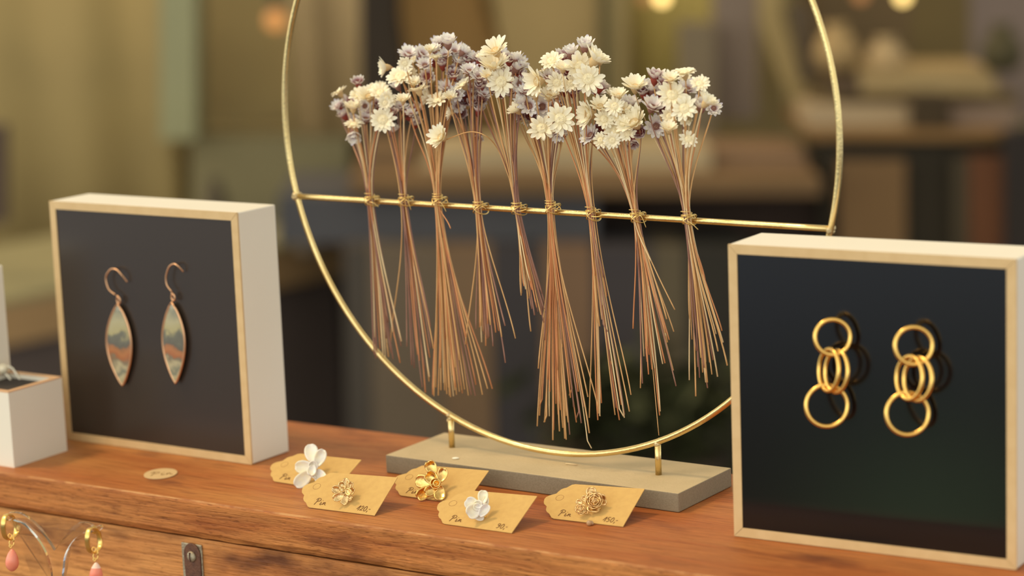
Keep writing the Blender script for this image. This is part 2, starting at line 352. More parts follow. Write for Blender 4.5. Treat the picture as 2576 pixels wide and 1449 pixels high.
# a dark leafy plant low in the shop behind the crates' front
def far_plant(x, y, Y, R, mt, label):
    c = onY(x, y, Y); root = thing('potted_plant', Vector((c.x, c.y, FLOOR)), label, 'plant')
    bm = bmesh.new(); rnd = random.Random(x)
    for i in range(260):
        d = Vector((rnd.gauss(0, 1), rnd.gauss(0, .6), rnd.gauss(0, .8))); p = c + d * R * .5
        s = R * .34; a = Vector((rnd.uniform(-1, 1), rnd.uniform(-1, 1), rnd.uniform(-.5, 1))).normalized(); b = a.cross(Vector((rnd.random(), rnd.random(), 1))).normalized()
        vs = [bm.verts.new(p + q) for q in (-a * s, b * s * .4, a * s, -b * s * .4)]; bm.faces.new(vs)
    put('foliage', bm, mt, root)
    bm = bmesh.new(); tube(bm, [Vector((c.x, c.y, FLOOR + .02)), Vector((c.x, c.y, FLOOR + .16))], lambda t: .07 + .03 * t, 16); put('pot', bm, bm_('pot', 60, 48, 36), root)
    bm = bmesh.new(); tube(bm, [Vector((c.x, c.y, FLOOR + .15)), c], .008, 6); put('stem', bm, bm_('plant_stem', 60, 52, 30), root)
M_leaf = bm_('dark_leaf', 52, 54, 24)
far_plant(1500, 1030, 4.6, .12, M_leaf, 'dark leafy plant blurred low behind the hoop, the left one of two')
far_plant(1700, 1030, 4.55, .13, M_leaf, 'dark leafy plant blurred low behind the hoop, the right one of two')
# right side: shelf unit with things on it
far('cabinet', rect(2050, -420, 2292, 240), 5.9, .3, bm_('tan_cabinet', 96, 76, 46), 'tan upper cabinet blurred right of the hoop', 'cabinet')
far('cabinet', rect(2292, -420, 2440, 240), 5.9, .3, bm_('olive_cabinet', 98, 80, 42), 'olive upper cabinet blurred below the right bulb', 'cabinet')
far('cabinet', rect(2440, -420, 2800, 300), 5.9, .3, bm_('grey_cabinet', 116, 99, 89), 'grey upper cabinet blurred in the top right corner', 'cabinet')
far_vase(2105, 60, 180, 120, 5.4, bm_('tan_glaze', 148, 122, 80), 'tan vase blurred on the shelf, the left of two')
far_vase(2228, 95, 182, 110, 5.4, bm_('cream_glaze', 160, 136, 98), 'cream vase blurred on the shelf, the right of two')
far_vase(2520, 60, 180, 110, 5.3, bm_('dark_olive_glaze', 62, 54, 26), 'dark olive vase blurred near the top right corner')
sh = thing('shelf_unit', Vector((*onY(2300, 300, 5.4).xy, FLOOR)), 'low shelf unit with a wooden counter, blurred behind the right box', 'shelf')
far('shelf_board', rect(2165, 178, 2505, 236), 5.3, .3, bm_('shelf_board', 146, 123, 82), parent=sh)
far('shelf_board', rect(2050, 236, 2560, 262), 5.35, .3, bm_('shelf_gap', 92, 76, 46), parent=sh)
far('counter', rect(2040, 332, 2560, 354), 5.15, .5, bm_('counter_edge', 112, 82, 42), parent=sh)
far('back_panel', rect(2040, 262, 2560, 332), 5.6, .04, bm_('shelf_back', 96, 74, 44), parent=sh)
far('base', rect(2066, 354, 2700, None), 5.2, .3, bm_('base_dark', 43, 34, 17), parent=sh)
far('door', rect(2112, 404, 2278, None), 5.14, .04, bm_('door_brown', 106, 78, 45), parent=sh)
far('door', rect(2402, 400, 2442, None), 5.14, .04, bm_('door_olive', 66, 55, 36), parent=sh)
far('door', rect(2442, 396, 2526, None), 5.12, .04, bm_('door_rust', 87, 48, 17), parent=sh)
far('door', rect(2528, 330, 2700, None), 5.1, .04, bm_('door_black', 32, 22, 16), parent=sh)
far('box', rect(2030, 268, 2290, 334), 5.25, .2, bm_('cream_box', 157, 136, 105), 'wide cream box blurred on the counter behind the right box', 'box')
far('box', rect(2296, 240, 2386, 334), 5.2, .2, bm_('dark_box', 53, 38, 12), 'small dark box blurred beside the wide cream box', 'box')
far('box', rect(2392, 272, 2560, 336), 5.25, .2, bm_('mauve_box', 117, 97, 81), 'mauve brown box blurred at the right edge of the counter', 'box')
far('box', rect(2102, 196, 2164, 240), 5.3, .15, bm_('umber_box', 76, 58, 38), 'small umber box blurred at the left end of the shelf', 'box')

# pendant bulbs
def bulb(x, y, r, Y, col, st, label):
    c = onY(x, y, Y); root = thing('pendant_bulb', c + Z * 1.0, label, 'lamp', None)
    me = mat('bulb_glow', (.02, .01, .005)); b = me.node_tree.nodes['Principled BSDF']
    b.inputs['Emission Color'].default_value = (*col, 1); b.inputs['Emission Strength'].default_value = st
    bm = bmesh.new(); ball(bm, c, r); put('glass_bulb', bm, me, root)
    bm = bmesh.new(); tube(bm, [c + Z * r * .9, c + Z * (r * .9 + .03)], r * .45, 12); put('socket', bm, mat('socket', (.05, .04, .03)), root)
    bm = bmesh.new(); tube(bm, [c + Z * (r * .9 + .03), c + Z * 1.0], .002, 6); put('cord', bm, mat('cord', (.05, .04, .03)), root)
bulb(1665, -6, .014, 4.9, (1.0, .68, .22), 3.4, 'round glowing bulb cut by the top edge, above the ochre curtain')
bulb(2271, -9, .014, 4.9, (1.0, .68, .22), 3.2, 'round glowing bulb cut by the top edge, near the right corner')
bulb(2165, -12, .016, 5.5, (1.0, .42, .13), .55, 'dim orange bulb at the top edge left of the bright right one')
bulb(692, 50, .024, 5.6, (1.0, .42, .11), .85, 'dim orange bulb blurred left of the hoop')
bulb(1625, -8, .016, 5.5, (1.0, .45, .14), .5, 'dim orange bulb at the top edge left of the bright middle one')

# ------------------------------------------------------------------ TRUNK
te, tn = axes(TA); TF0, TB0, LID = 1.1622, 1.36966, .0220
def TP(s, back, z, base=TF0): return Vector((0, base, 0)) + te * s + tn * back + Z * z
depth = (Vector((0, TB0, 0)) - Vector((0, TF0, 0))).dot(tn)
trunk = thing('wooden_trunk', TP(0, depth / 2, -.16), 'worn orange brown wooden trunk that carries the whole display', 'trunk')
bm = bmesh.new()
# lid with slightly wavy, chipped front edge
n = 260; S0, S1 = -.75, .75; rows = []; rnd = random.Random(3)
off = [0.0] * (n + 1); off2 = [0.0] * (n + 1); a = b = 0
for i in range(n + 1):
    a = a * .8 + rnd.gauss(0, .00016); b = b * .7 + rnd.gauss(0, .0002); off[i] = a; off2[i] = b
prof = lambda i: [(depth, 0), (.012, 0), (.0009 + abs(off[i]) * 1.2, 0.0), (.0002 + abs(off[i]) * .5, -.0005 - abs(off2[i])), (0, -.0018), (0, -LID + .0035 + off[i]), (.0012, -LID + .0008 + off2[i]), (.003, -LID), (depth, -LID)]
for i in range(n + 1):
    s = S0 + (S1 - S0) * i / n
    rows.append([bm.verts.new(TP(s, p[0], p[1])) for p in prof(i)])
for i in range(n):
    for j in range(9):
        f = bm.faces.new((rows[i][j], rows[i + 1][j], rows[i + 1][(j + 1) % 9], rows[i][(j + 1) % 9]))
        f.material_index = 0 if j in (0, 1) else (1 if j in (2,) else 2)
        if j in (3, 4): f.material_index = 2
bm.faces.new(rows[0]); bm.faces.new(rows[-1][::-1])
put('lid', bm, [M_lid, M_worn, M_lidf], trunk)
bm = bmesh.new(); hexa(bm, TP(S0 + .004, .0022, -.16), te * (S1 - S0 - .008), tn * (depth - .004), Z * (.16 - LID - .0006))
put('body', bm, M_body, trunk)
# latch plate on the front
Lp = lambda x, y: onP(x, y, TP(0, .0022, 0), tn)
P1, P2 = Lp(458, 1358), Lp(509, 1363)
ltop = P1; wl = (P2 - P1).dot(te)
bm = bmesh.new(); O = P1 - Z * .075 - tn * .0012; hexa(bm, O, te * wl, tn * .0012, Z * .074)
latch = put('latch', bm, M_steel, trunk, bevel=.0006)
latch['label'] = 'grey steel latch plate'
bm = bmesh.new(); cx = P1 + te * wl * .56 - tn * .0022; cz = Lp(484, 1393)
rr = wl * .40; pts = []
c0 = Vector((cx.x, cx.y, cz.z))
for i in range(13): t = pi * i / 12; pts.append(c0 + te * cos(t) * rr + Z * sin(t) * rr * 1.15)
pts += [c0 - te * rr * .8 - Z * .05, c0 + te * rr * .9 - Z * .05]
prism(bm, pts, tn * .001); t1 = put('latch_tongue', bm, M_rust, latch, bevel=.0003); t1['label'] = 'rusty brown round-topped tongue'
bm = bmesh.new(); sc0 = c0 - tn * .0004 - Z * .0008
ball(bm, sc0, .0031, Matrix.Rotation(TA, 3, 'Z') @ Matrix.Diagonal((1, .45, 1)), 20)
hexa(bm, sc0 - te * .00035 - Z * .0026 - tn * .0017, te * .0007, tn * .0008, Z * .0052, 1)
put('screw', bm, [M_steel, M_rust], latch)

# the low counter on which the trunk and the earring stand rest
bm = bmesh.new(); hexa(bm, TP(-.8, -.45, -.19), te * 1.6, tn * (.45 + depth), Z * .0298)
cnt = thing('display_counter', TP(0, -.1, FLOOR), 'low counter beneath the trunk', 'counter')
put('counter_top', bm, mat('counter_wood', lin(120, 90, 60)), cnt)
bm = bmesh.new(); hexa(bm, TP(-.75, -.4, FLOOR), te * 1.5, tn * (.38 + depth), Z * (-.19 - FLOOR)); put('counter_base', bm, mat('counter_base', lin(70, 55, 40)), cnt)

# ------------------------------------------------------------------ DISPLAY BOXES
def dbox(x, y, a, wd, h, t, lean, label, panelmat, ins=.0048):
    e, n = axes(a); up = cos(lean) * Z + sin(lean) * n; bk = cos(lean) * n - sin(lean) * Z
    O = Vector((x, y, 0.0003)); root = thing('display_box', O + e * wd / 2 + n * t / 2, label, 'display box')
    bm = bmesh.new()
    # four painted sides with mitred corners, 1 mm behind the raw edge
    hexa(bm, O + bk * .0012, e * wd, bk * (t - .0012), up * h)
    put('painted_case', bm, M_white, root, bevel=.0008)
    bm = bmesh.new(); d = ins
    oc = [O, O + e * wd, O + e * wd + up * h, O + up * h]
    ic = [O + e * d + up * d, O + e * (wd - d) + up * d, O + e * (wd - d) + up * (h - d), O + e * d + up * (h - d)]
    g = .00012
    for i in range(4):
        j = (i + 1) % 4; dr = (oc[j] - oc[i]).normalized() * g
        prism(bm, [oc[i] + dr, oc[j] - dr, ic[j] - dr, ic[i] + dr], bk * .0012)
    put('wooden_rim', bm, M_edge, root)
    bm = bmesh.new(); q = .0001
    hexa(bm, ic[0] + bk * .0005 - e * q - up * q, e * (wd - 2 * d + 2 * q), bk * .0007, up * (h - 2 * d + 2 * q))
    put('black_panel', bm, panelmat, root)
    return O, e, n, up, bk
LB = dbox(-.2816, 1.44008, -.59417, .14983, .15, .03501, .00486, 'white display box on the left with two leaf-shaped drop earrings', M_felt)
RB = dbox(.10819, 1.16846, -.54173, .14897, .15103, .039, .0072, 'white display box on the right with two gold chain earrings', M_black)
# cropped white box on the left edge: only its right side shows
a = -.594; e, n = axes(a); dn = onZ(42, 1112)
O = Vector((dn.x, dn.y, 0)) - e * .11 - n * .035
root = thing('display_box', O + e * .055 + n * .018, 'white display box cut off by the left edge of the photo', 'display box')
bm = bmesh.new(); hexa(bm, O + n * .0012, e * .11, n * .034, Z * .112); put('painted_case', bm, M_white, root, bevel=.0008)
bm = bmesh.new(); hexa(bm, O, e * .11, n * .0011, Z * .112); put('wooden_rim', bm, M_edge, root)

# small open ring box
e, n = axes(radians(-33.9)); C0 = onZ(36, 1177); SB = .0448; O = Vector((C0.x, C0.y, 0)) - e * SB
top = onP(21.4, 978, O, e.cross(Z)); hb = onP(21.4, 978, Vector((C0.x, C0.y, 0)), FW).z
root = thing('ring_box', O + e * SB / 2 + n * SB / 2, 'small open white box holding a pearl ring, at the left edge', 'box')
bm = bmesh.new(); tk = .0035
def shell(bm, O, e, n, W, D, h0, h1, tk):
    hexa(bm, O + Z * h0, e * W, n * tk, Z * (h1 - h0)); hexa(bm, O + n * (D - tk) + Z * h0, e * W, n * tk, Z * (h1 - h0))
    hexa(bm, O + n * tk + Z * h0, e * tk, n * (D - 2 * tk), Z * (h1 - h0)); hexa(bm, O + n * tk + e * (W - tk) + Z * h0, e * tk, n * (D - 2 * tk), Z * (h1 - h0))
shell(bm, O, e, n, SB, SB, 0, hb - .0008, tk); put('painted_case', bm, M_white, root)
bm = bmesh.new(); shell(bm, O, e, n, SB, SB, hb - .0008, hb, tk); put('wooden_rim', bm, mat('rim_wood', (.66, .40, .22), .6), root)
bm = bmesh.new(); hexa(bm, O + n * tk + e * tk + Z * .001, e * (SB - 2 * tk), n * (SB - 2 * tk), Z * (hb - .0045)); put('black_insert', bm, mat('black_velvet', (.035, .025, .02), .9), root)
# ring with a pearl
rg = thing('pearl_ring', O + e * .03 + n * .026 + Z * (hb - .0035), 'silver double band ring with a pearl standing in the small white box', 'ring')
for k, dx in enumerate((0, 22)):
    bm = bmesh.new(); P0 = onP(5 + dx * .8, 945, O + n * .022, FW)
    pp = catmull([onP(x + dx * .0, y, P0, FW) for x, y in ([(-8, 938), (10, 938), (26, 955), (37, 968)] if k == 0 else [(14, 920), (30, 926), (44, 946), (53, 962)])], 8)
    pp = [onP(-20, 975, P0, FW)] + pp
    tube(bm, pp, .00062, 10); put('band', bm, M_silver, rg)
bm = bmesh.new(); ball(bm, onP(7, 928, O + n * .022, FW), .0034, seg=24); put('pearl', bm, M_pearl, rg)

# ------------------------------------------------------------------ EARRINGS ON THE BOXES
def panelpt(B, x, y, off=.0):
    O, e, n, up, bk = B; return onP(x, y, O - bk * off, bk)
def leaf_stone(seed):
    mt = mat('landscape_stone', (.5, .5, .4), .25, 0, .5, Coat_Weight=.4); t, nw, lk, b = nodes(mt)
    g = nw('ShaderNodeNewGeometry'); sp = nw('ShaderNodeSeparateXYZ'); lk(g.outputs['Position'], sp.inputs[0])
    n1 = nw('ShaderNodeTexNoise'); n1.inputs['Scale'].default_value = 330; n1.inputs['Detail'].default_value = 4; lk(g.outputs['Position'], n1.inputs['Vector'])
    z0, z1 = seed
    mr_ = nw('ShaderNodeMapRange'); mr_.inputs[1].default_value = z0; mr_.inputs[2].default_value = z1; lk(sp.outputs[2], mr_.inputs[0])
    ma = nw('ShaderNodeMath'); ma.operation = 'MULTIPLY_ADD'; lk(n1.outputs[0], ma.inputs[0]); ma.inputs[1].default_value = .13
    n2_ = nw('ShaderNodeTexNoise'); n2_.inputs['Scale'].default_value = 95; n2_.inputs['Detail'].default_value = 1; lk(g.outputs['Position'], n2_.inputs['Vector'])
    mb = nw('ShaderNodeMath'); mb.operation = 'MULTIPLY_ADD'; lk(n2_.outputs[0], mb.inputs[0]); mb.inputs[1].default_value = .30; lk(mr_.outputs[0], mb.inputs[2])
    mc_ = nw('ShaderNodeMath'); mc_.operation = 'SUBTRACT'; lk(mb.outputs[0], mc_.inputs[0]); mc_.inputs[1].default_value = .15
    lk(mc_.outputs[0], ma.inputs[2])
    c = [(0.0, lin(186, 172, 128)), (.17, lin(178, 170, 138)), (.23, lin(118, 122, 108)), (.30, lin(180, 170, 138)), (.36, lin(122, 116, 98)), (.40, lin(158, 100, 66)), (.47, lin(172, 116, 76)),
         (.55, lin(150, 106, 72)), (.575, lin(96, 94, 84)), (.65, lin(108, 108, 94)), (.69, lin(168, 160, 116)), (.84, lin(172, 166, 132)), (1.0, lin(132, 132, 114))]
    r = ramp(nw, c); lk(ma.outputs[0], r.inputs[0]); lk(r.outputs[0], b.inputs['Base Color']); return mt
def leaf_earring(top, bot, xl, xr, ym, hook, loopc, label):
    O, e, n, up, bk = LB
    root = thing('leaf_earring', panelpt(LB, *top, .001), label, 'earring', 'leaf drop earrings on the left box')
    T, Bt = panelpt(LB, *top, .002), panelpt(LB, *bot, .002); Lm, Rm = panelpt(LB, xl, ym, .002), panelpt(LB, xr, ym, .002)
    ax = Bt - T; ln = ax.length
    def side(M_):
        t = (M_ - T).dot(ax) / ln ** 2; o = M_ - (T + ax * t); o2 = []
        for i in range(25):
            s = i / 24; w_ = sin(pi * s ** (math.log(.5) / math.log(t))) ** .85 if 0 < s < 1 else 0
            o2.append(T + ax * s + o * w_)
        return o2
    Lc, Rc = side(Lm), side(Rm); loop = Lc + Rc[::-1][1:-1]
    bm = bmesh.new(); tube(bm, loop, .00075, 8, closed=True); s_ = put('bezel', bm, M_rose, root)
    mt = leaf_stone((Bt.z, T.z))
    bm = bmesh.new(); va = [bm.verts.new(p - bk * .0003) for p in Lc[1:-1]]; vb = [bm.verts.new(p - bk * .0003) for p in Rc[1:-1]]
    vc = [bm.verts.new((p + q) / 2 - bk * .0010) for p, q in zip(Lc[1:-1], Rc[1:-1])]
    t_ = bm.verts.new(T); b_ = bm.verts.new(Bt)
    for i in range(len(va) - 1):
        bm.faces.new((va[i], vc[i], vc[i + 1], va[i + 1])); bm.faces.new((vc[i], vb[i], vb[i + 1], vc[i + 1]))
    bm.faces.new((t_, vc[0], va[0])); bm.faces.new((t_, vb[0], vc[0])); bm.faces.new((b_, va[-1], vc[-1])); bm.faces.new((b_, vc[-1], vb[-1]))
    bm.faces.new([bm.verts.new(p + bk * .001) for p in loop])
    put('stone', bm, mt, root, smooth=True)
    bm = bmesh.new(); h = [panelpt(LB, x, y, .003) for x, y in hook]; h[-1] = h[-1] + bk * .002
    tube(bm, catmull(h, 8), .0005, 8); put('ear_hook', bm, M_rose, root)
    lc = panelpt(LB, *loopc, .0025); bm = bmesh.new()
    ra = .0016
    tube(bm, [lc + (e * cos(q) * .8 + up * sin(q) * 1.2) * ra for q in [2 * pi * i / 20 for i in range(20)]], .0006, 8, closed=True)
    ball(bm, lc + up * ra * 1.5 - e * .0006, .0008)
    put('jump_ring', bm, M_rose, root)
q8 = lambda X, Y: (230 + X / 4.026, 640 + Y / 4.026)
leaf_earring(q8(265, 505), q8(316, 1328), q8(157, 0)[0], q8(404, 0)[0], q8(0, 900)[1],
             [q8(242, 408), q8(175, 350), q8(146, 240), q8(178, 168), q8(215, 146), q8(262, 160), q8(305, 205), q8(340, 285)], q8(275, 465),
             'leaf-shaped stone drop earring, the left one on the left box')
leaf_earring(q8(812, 490), q8(853, 1304), q8(722, 0)[0], q8(945, 0)[0], q8(0, 880)[1],
             [q8(812, 375), q8(765, 310), q8(755, 230), q8(775, 150), q8(800, 112), q8(838, 97), q8(880, 120), q8(908, 180)], q8(828, 435),
             'leaf-shaped stone drop earring, the right one on the left box')

M_chain = mat('warm_gold', (.90, .56, .16), .27, 1)
def ringmesh(name, c, a, b, r, root, nd=48):
    bm = bmesh.new(); tube(bm, [c + a * cos(2 * pi * i / nd) + b * sin(2 * pi * i / nd) for i in range(nd)], r, 12, closed=True)
    return put(name, bm, M_chain, root)
q7 = lambda X, Y: (1980 + X / 3.917, 760 + Y / 3.917)
def chain_earring(t, m1, m2, b, rt, rb, label):
    O, e, n, up, bk = RB
    root = thing('chain_earring', panelpt(RB, *q7(*t), .002), label, 'earring', 'gold chain earrings on the right box')
    off = .0088; k = pxs(panelpt(RB, *q7(*t), off)) / 3.917
    fr = (RT + (-FW) * -.12).normalized()
    tr = .00113
    c = panelpt(RB, *q7(*t), off); ringmesh('upper_ring', c, RT * rt * k, UP * rt * k, tr, root)
    bm = bmesh.new(); tube(bm, [c + UP * rt * k + bk * .0005, c + UP * rt * k + bk * (off - .0002)], .0005, 8); put('post', bm, M_chain, root)
    for (cx, cy, hx, hy) in (m1, m2):
        c = panelpt(RB, *q7(cx, cy), off); hh = hy * k; hz = sqrt(max(hh * hh - (hx * k) ** 2, 0))
        ringmesh('link_ring', c, RT * hx * k - FW * .78 * hz, UP * hy * k + RT * 8 * k, tr, root)
    c = panelpt(RB, *q7(*b), off); ringmesh('lower_ring', c, RT * rb * k, UP * rb * k, tr, root)
chain_earring((450, 345), (412, 668, 78, 208), (488, 682, 92, 206), (392, 1020), 174, 206, 'gold chain of interlocking rings, the left earring on the right box')
chain_earring((1248, 430), (1206, 745, 104, 212), (1290, 757, 114, 212), (1187, 1098), 184, 210, 'gold chain of interlocking rings, the right earring on the right box')

# ------------------------------------------------------------------ HOOP STAND
sa = -.59809; se, sn = axes(sa); SO = Vector((-.07674, 1.32547, 0.0002)); SL, SD, ST = .19403, .05846, .01057
ca = -.61222; ce, cn = axes(ca); CC = Vector((.01922, 1.29617, .19808)); RR = .18242; HB = .15277
stand = thing('flower_stand', SO + se * SL / 2 + sn * SD / 2, 'brass hoop stand with crossbar on a pale grey wooden base', 'stand')
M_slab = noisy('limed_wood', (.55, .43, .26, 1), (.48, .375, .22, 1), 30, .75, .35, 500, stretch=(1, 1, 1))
t, nw, lk, b = nodes(M_slab)
g = nw('ShaderNodeNewGeometry')
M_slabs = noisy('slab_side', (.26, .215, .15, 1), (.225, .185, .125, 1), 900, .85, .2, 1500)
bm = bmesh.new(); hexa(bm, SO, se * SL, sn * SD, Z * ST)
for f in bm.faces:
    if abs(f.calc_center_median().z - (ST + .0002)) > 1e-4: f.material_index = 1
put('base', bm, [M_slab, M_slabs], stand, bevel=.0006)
bm = bmesh.new(); HR = .00175
tube(bm, [CC + (ce * cos(2 * pi * i / 160) + Z * sin(2 * pi * i / 160)) * RR for i in range(160)], HR, 14, closed=True)
put('hoop', bm, M_brass, stand)
dz = HB - CC.z; hw = sqrt(RR * RR - dz * dz)
bm = bmesh.new(); BA = CC + Z * dz - ce * hw; BB = CC + Z * dz + ce * hw
tube(bm, [BA.lerp(BB, i / 20) for i in range(21)], .00165, 14); bar = put('crossbar', bm, M_brass, stand)
for lx in (-.07064, .06922):
    zt = CC.z - sqrt(RR * RR - lx * lx); P = CC + ce * lx; P = Vector((P.x, P.y, 0))
    bm = bmesh.new(); tube(bm, [P + Z * (ST + .0002), P + Z * zt], .0018, 14)
    lg = put('leg', bm, M_brass, stand)
    bm = bmesh.new(); rnd = random.Random(int(lx * 1e4))
    for i in range(7): ball(bm, P + Z * (zt - .0005) + Vector((rnd.uniform(-.0016, .0016), rnd.uniform(-.0012, .0012), rnd.uniform(-.003, .0012))), rnd.uniform(.0012, .0022), seg=10)
    put('weld', bm, M_brass2, lg)
for P in (BA, BB):
    bm = bmesh.new(); rnd = random.Random(int(P.x * 1e4))
    for i in range(6): ball(bm, P + Vector((rnd.uniform(-.0014, .0014), rnd.uniform(-.001, .001), rnd.uniform(-.0014, .0014))), rnd.uniform(.0014, .0022), seg=10)
    put('weld', bm, M_brass2, bar)

# ------------------------------------------------------------------ FLOWER BUNCHES
def petal_mat(name, stops, rough=.65, trans=.16):
    mt = mat(name, stops[-1][1], rough, 0, .3, Subsurface_Weight=0.0); t, nw, lk, b = nodes(mt)
    tcn = nw('ShaderNodeTexCoord'); ln = nw('ShaderNodeVectorMath'); ln.operation = 'LENGTH'; lk(tcn.outputs['Object'], ln.inputs[0])
    nz_ = nw('ShaderNodeTexNoise'); nz_.inputs['Scale'].default_value = 2.5; lk(tcn.outputs['Object'], nz_.inputs['Vector'])
    ma = nw('ShaderNodeMath'); ma.operation = 'MULTIPLY_ADD'; lk(nz_.outputs[0], ma.inputs[0]); ma.inputs[1].default_value = .3; lk(ln.outputs['Value'], ma.inputs[2])
    r = ramp(nw, [(p / 1.35, q) for p, q in stops]); md = nw('ShaderNodeMath'); md.operation = 'DIVIDE'; lk(ma.outputs[0], md.inputs[0]); md.inputs[1].default_value = 1.35
    lk(md.outputs[0], r.inputs[0]); lk(r.outputs[0], b.inputs['Base Color'])
    tr = nw('ShaderNodeBsdfTranslucent'); lk(r.outputs[0], tr.inputs[0]); mxs = nw('ShaderNodeMixShader'); mxs.inputs[0].default_value = trans
    lk(b.outputs[0], mxs.inputs[1]); lk(tr.outputs[0], mxs.inputs[2])
    lk(mxs.outputs[0], t.nodes['Material Output'].inputs[0])
    return mt
PM = {
 'C': petal_mat('cream_petals', [(.0, (.78, .62, .36, 1)), (.40, (.93, .82, .58, 1)), (.7, (.97, .90, .70, 1)), (1.2, (.98, .94, .80, 1))]),
 'V': petal_mat('lilac_petals', [(.25, (.32, .08, .07, 1)), (.46, (.60, .42, .44, 1)), (.68, (.88, .83, .83, 1)), (1.0, (.96, .94, .86, 1)), (1.25, (.66, .62, .78, 1))]),
 'M': petal_mat('maroon_petals', [(.35, (.24, .045, .03, 1)), (.60, (.36, .10, .10, 1)), (.82, (.66, .52, .53, 1)), (1.05, (.90, .85, .76, 1))]),
}
CX = {'C': mat('cream_calyx', (.62, .44, .22), .8), 'V': mat('mauve_calyx', (.26, .12, .09), .8), 'M': mat('maroon_calyx', (.26, .035, .018), .7)}
CM = {'C': noisy('cream_centre', (.93, .84, .60, 1), (.84, .72, .46, 1), 14, .8, 0), 'V': noisy('brown_centre', (.55, .38, .24, 1), (.40, .24, .16, 1), 14, .8, 0),
      'M': mat('maroon_centre', (.25, .10, .06), .8)}
def flower_mesh(kind, style, seed):
    rnd = random.Random(seed); bm = bmesh.new()
    if style == 'open': layers = [(rnd.randint(12, 14), 1.0, 66, 94, .24, .215), (rnd.randint(10, 12), .82, 50, 78, .22, .19)]
    elif style == 'half': layers = [(rnd.randint(12, 14), 1.0, 58, 48, .22, .24), (rnd.randint(9, 11), .84, 40, 30, .18, .22)]
    else: layers = [(rnd.randint(10, 11), .98, 46, 16, .18, .28), (8, .85, 28, 8, .14, .25)]
    for li, (npt, ln, a0, a1, r0, wd) in enumerate(layers):
        for k in range(npt):
            th = 2 * pi * (k + .5 * li) / npt + rnd.uniform(-.12, .12); l = ln * rnd.uniform(.86, 1.08)
            j0, j1 = rnd.uniform(-9, 9), rnd.uniform(-13, 13)
            rad = Vector((cos(th), sin(th), 0)); sd_ = Vector((-sin(th), cos(th), 0)); r, z = r0, 0.0 + .03 * li
            rows = []; ns = 5; step = (l - r0) / ns if style == 'open' else l * .95 / ns
            for s in range(ns + 1):
                t = s / ns; wv = wd * (.42, .62, .84, 1.0, .92, .30)[s] * .72
                ang = radians((a0 + j0) * (1 - t) + (a1 + j1) * t)
                c = rad * r + Z * z; cup = wv * .35
                nrm = (-rad * cos(ang) + Z * sin(ang))
                rows.append([bm.verts.new(c + sd_ * wv + nrm * cup), bm.verts.new(c), bm.verts.new(c - sd_ * wv + nrm * cup)])
                r += step * sin(ang); z += step * cos(ang)
            for s in range(ns):
                for q in (0, 1):
                    f = bm.faces.new((rows[s][q], rows[s][q + 1], rows[s + 1][q + 1], rows[s + 1][q])); f.smooth = True
    # calyx
    n = 10; pr = [(-.52, .07), (-.36, .16), (-.16, .27), (.03, .30), (.12, .22)] if style == 'open' else [(-.50, .07), (-.34, .20), (-.12, .30), (.12, .34), (.2, .25)]
    rg_ = [[bm.verts.new(Vector((q * cos(2 * pi * j / n), q * sin(2 * pi * j / n), z))) for j in range(n)] for z, q in pr]
    for i in range(len(rg_) - 1):
        for j in range(n):
            f = bm.faces.new((rg_[i][j], rg_[i][(j + 1) % n], rg_[i + 1][(j + 1) % n], rg_[i + 1][j])); f.material_index = 1; f.smooth = True
    f = bm.faces.new(rg_[0][::-1]); f.material_index = 1; f = bm.faces.new(rg_[-1]); f.material_index = 1
    me = bpy.data.meshes.new('flower_head'); bm.to_mesh(me); bm.free(); me.materials.append(PM[kind]); me.materials.append(CX[kind])
    return me
def centre_mesh(kind, style, seed):
    rnd = random.Random(seed); bm = bmesh.new(); R_ = .36 if style == 'open' else .22; n, mrow = 18, 7; z0 = .10
    top = bm.verts.new(Vector((0, 0, z0 + R_ * .35))); prev = None
    for i in range(1, mrow + 1):
        a = pi / 2 * i / mrow; r = R_ * sin(a); z = z0 + R_ * .5 * cos(a) - (R_ * .16 * max(0, 1 - r / (R_ * .35)))
        cur = [bm.verts.new(Vector((r * (1 + rnd.uniform(-.06, .06)) * cos(2 * pi * j / n), r * (1 + rnd.uniform(-.06, .06)) * sin(2 * pi * j / n), z + rnd.uniform(-.02, .02)))) for j in range(n)]
        for j in range(n):
            if prev is None: bm.faces.new((top, cur[j], cur[(j + 1) % n]))
            else: bm.faces.new((prev[j], cur[j], cur[(j + 1) % n], prev[(j + 1) % n]))
        prev = cur
    bm.faces.new(prev[::-1])
    me = bpy.data.meshes.new('flower_centre'); bm.to_mesh(me); bm.free(); me.materials.append(CM[kind]); return me
LIB = {}
for kd in 'CVM':
    for stl in ('open', 'half', 'cup'):
        LIB[kd, stl] = [(flower_mesh(kd, stl, s * 7 + ord(kd)), centre_mesh(kd, stl, s)) for s in range(3)]

a_ = lambda X, Y: (820 + X / 2.898, 60 + Y / 2.898)
b_ = lambda X, Y: (1300 + X / 2.5875, 60 + Y / 2.5875)
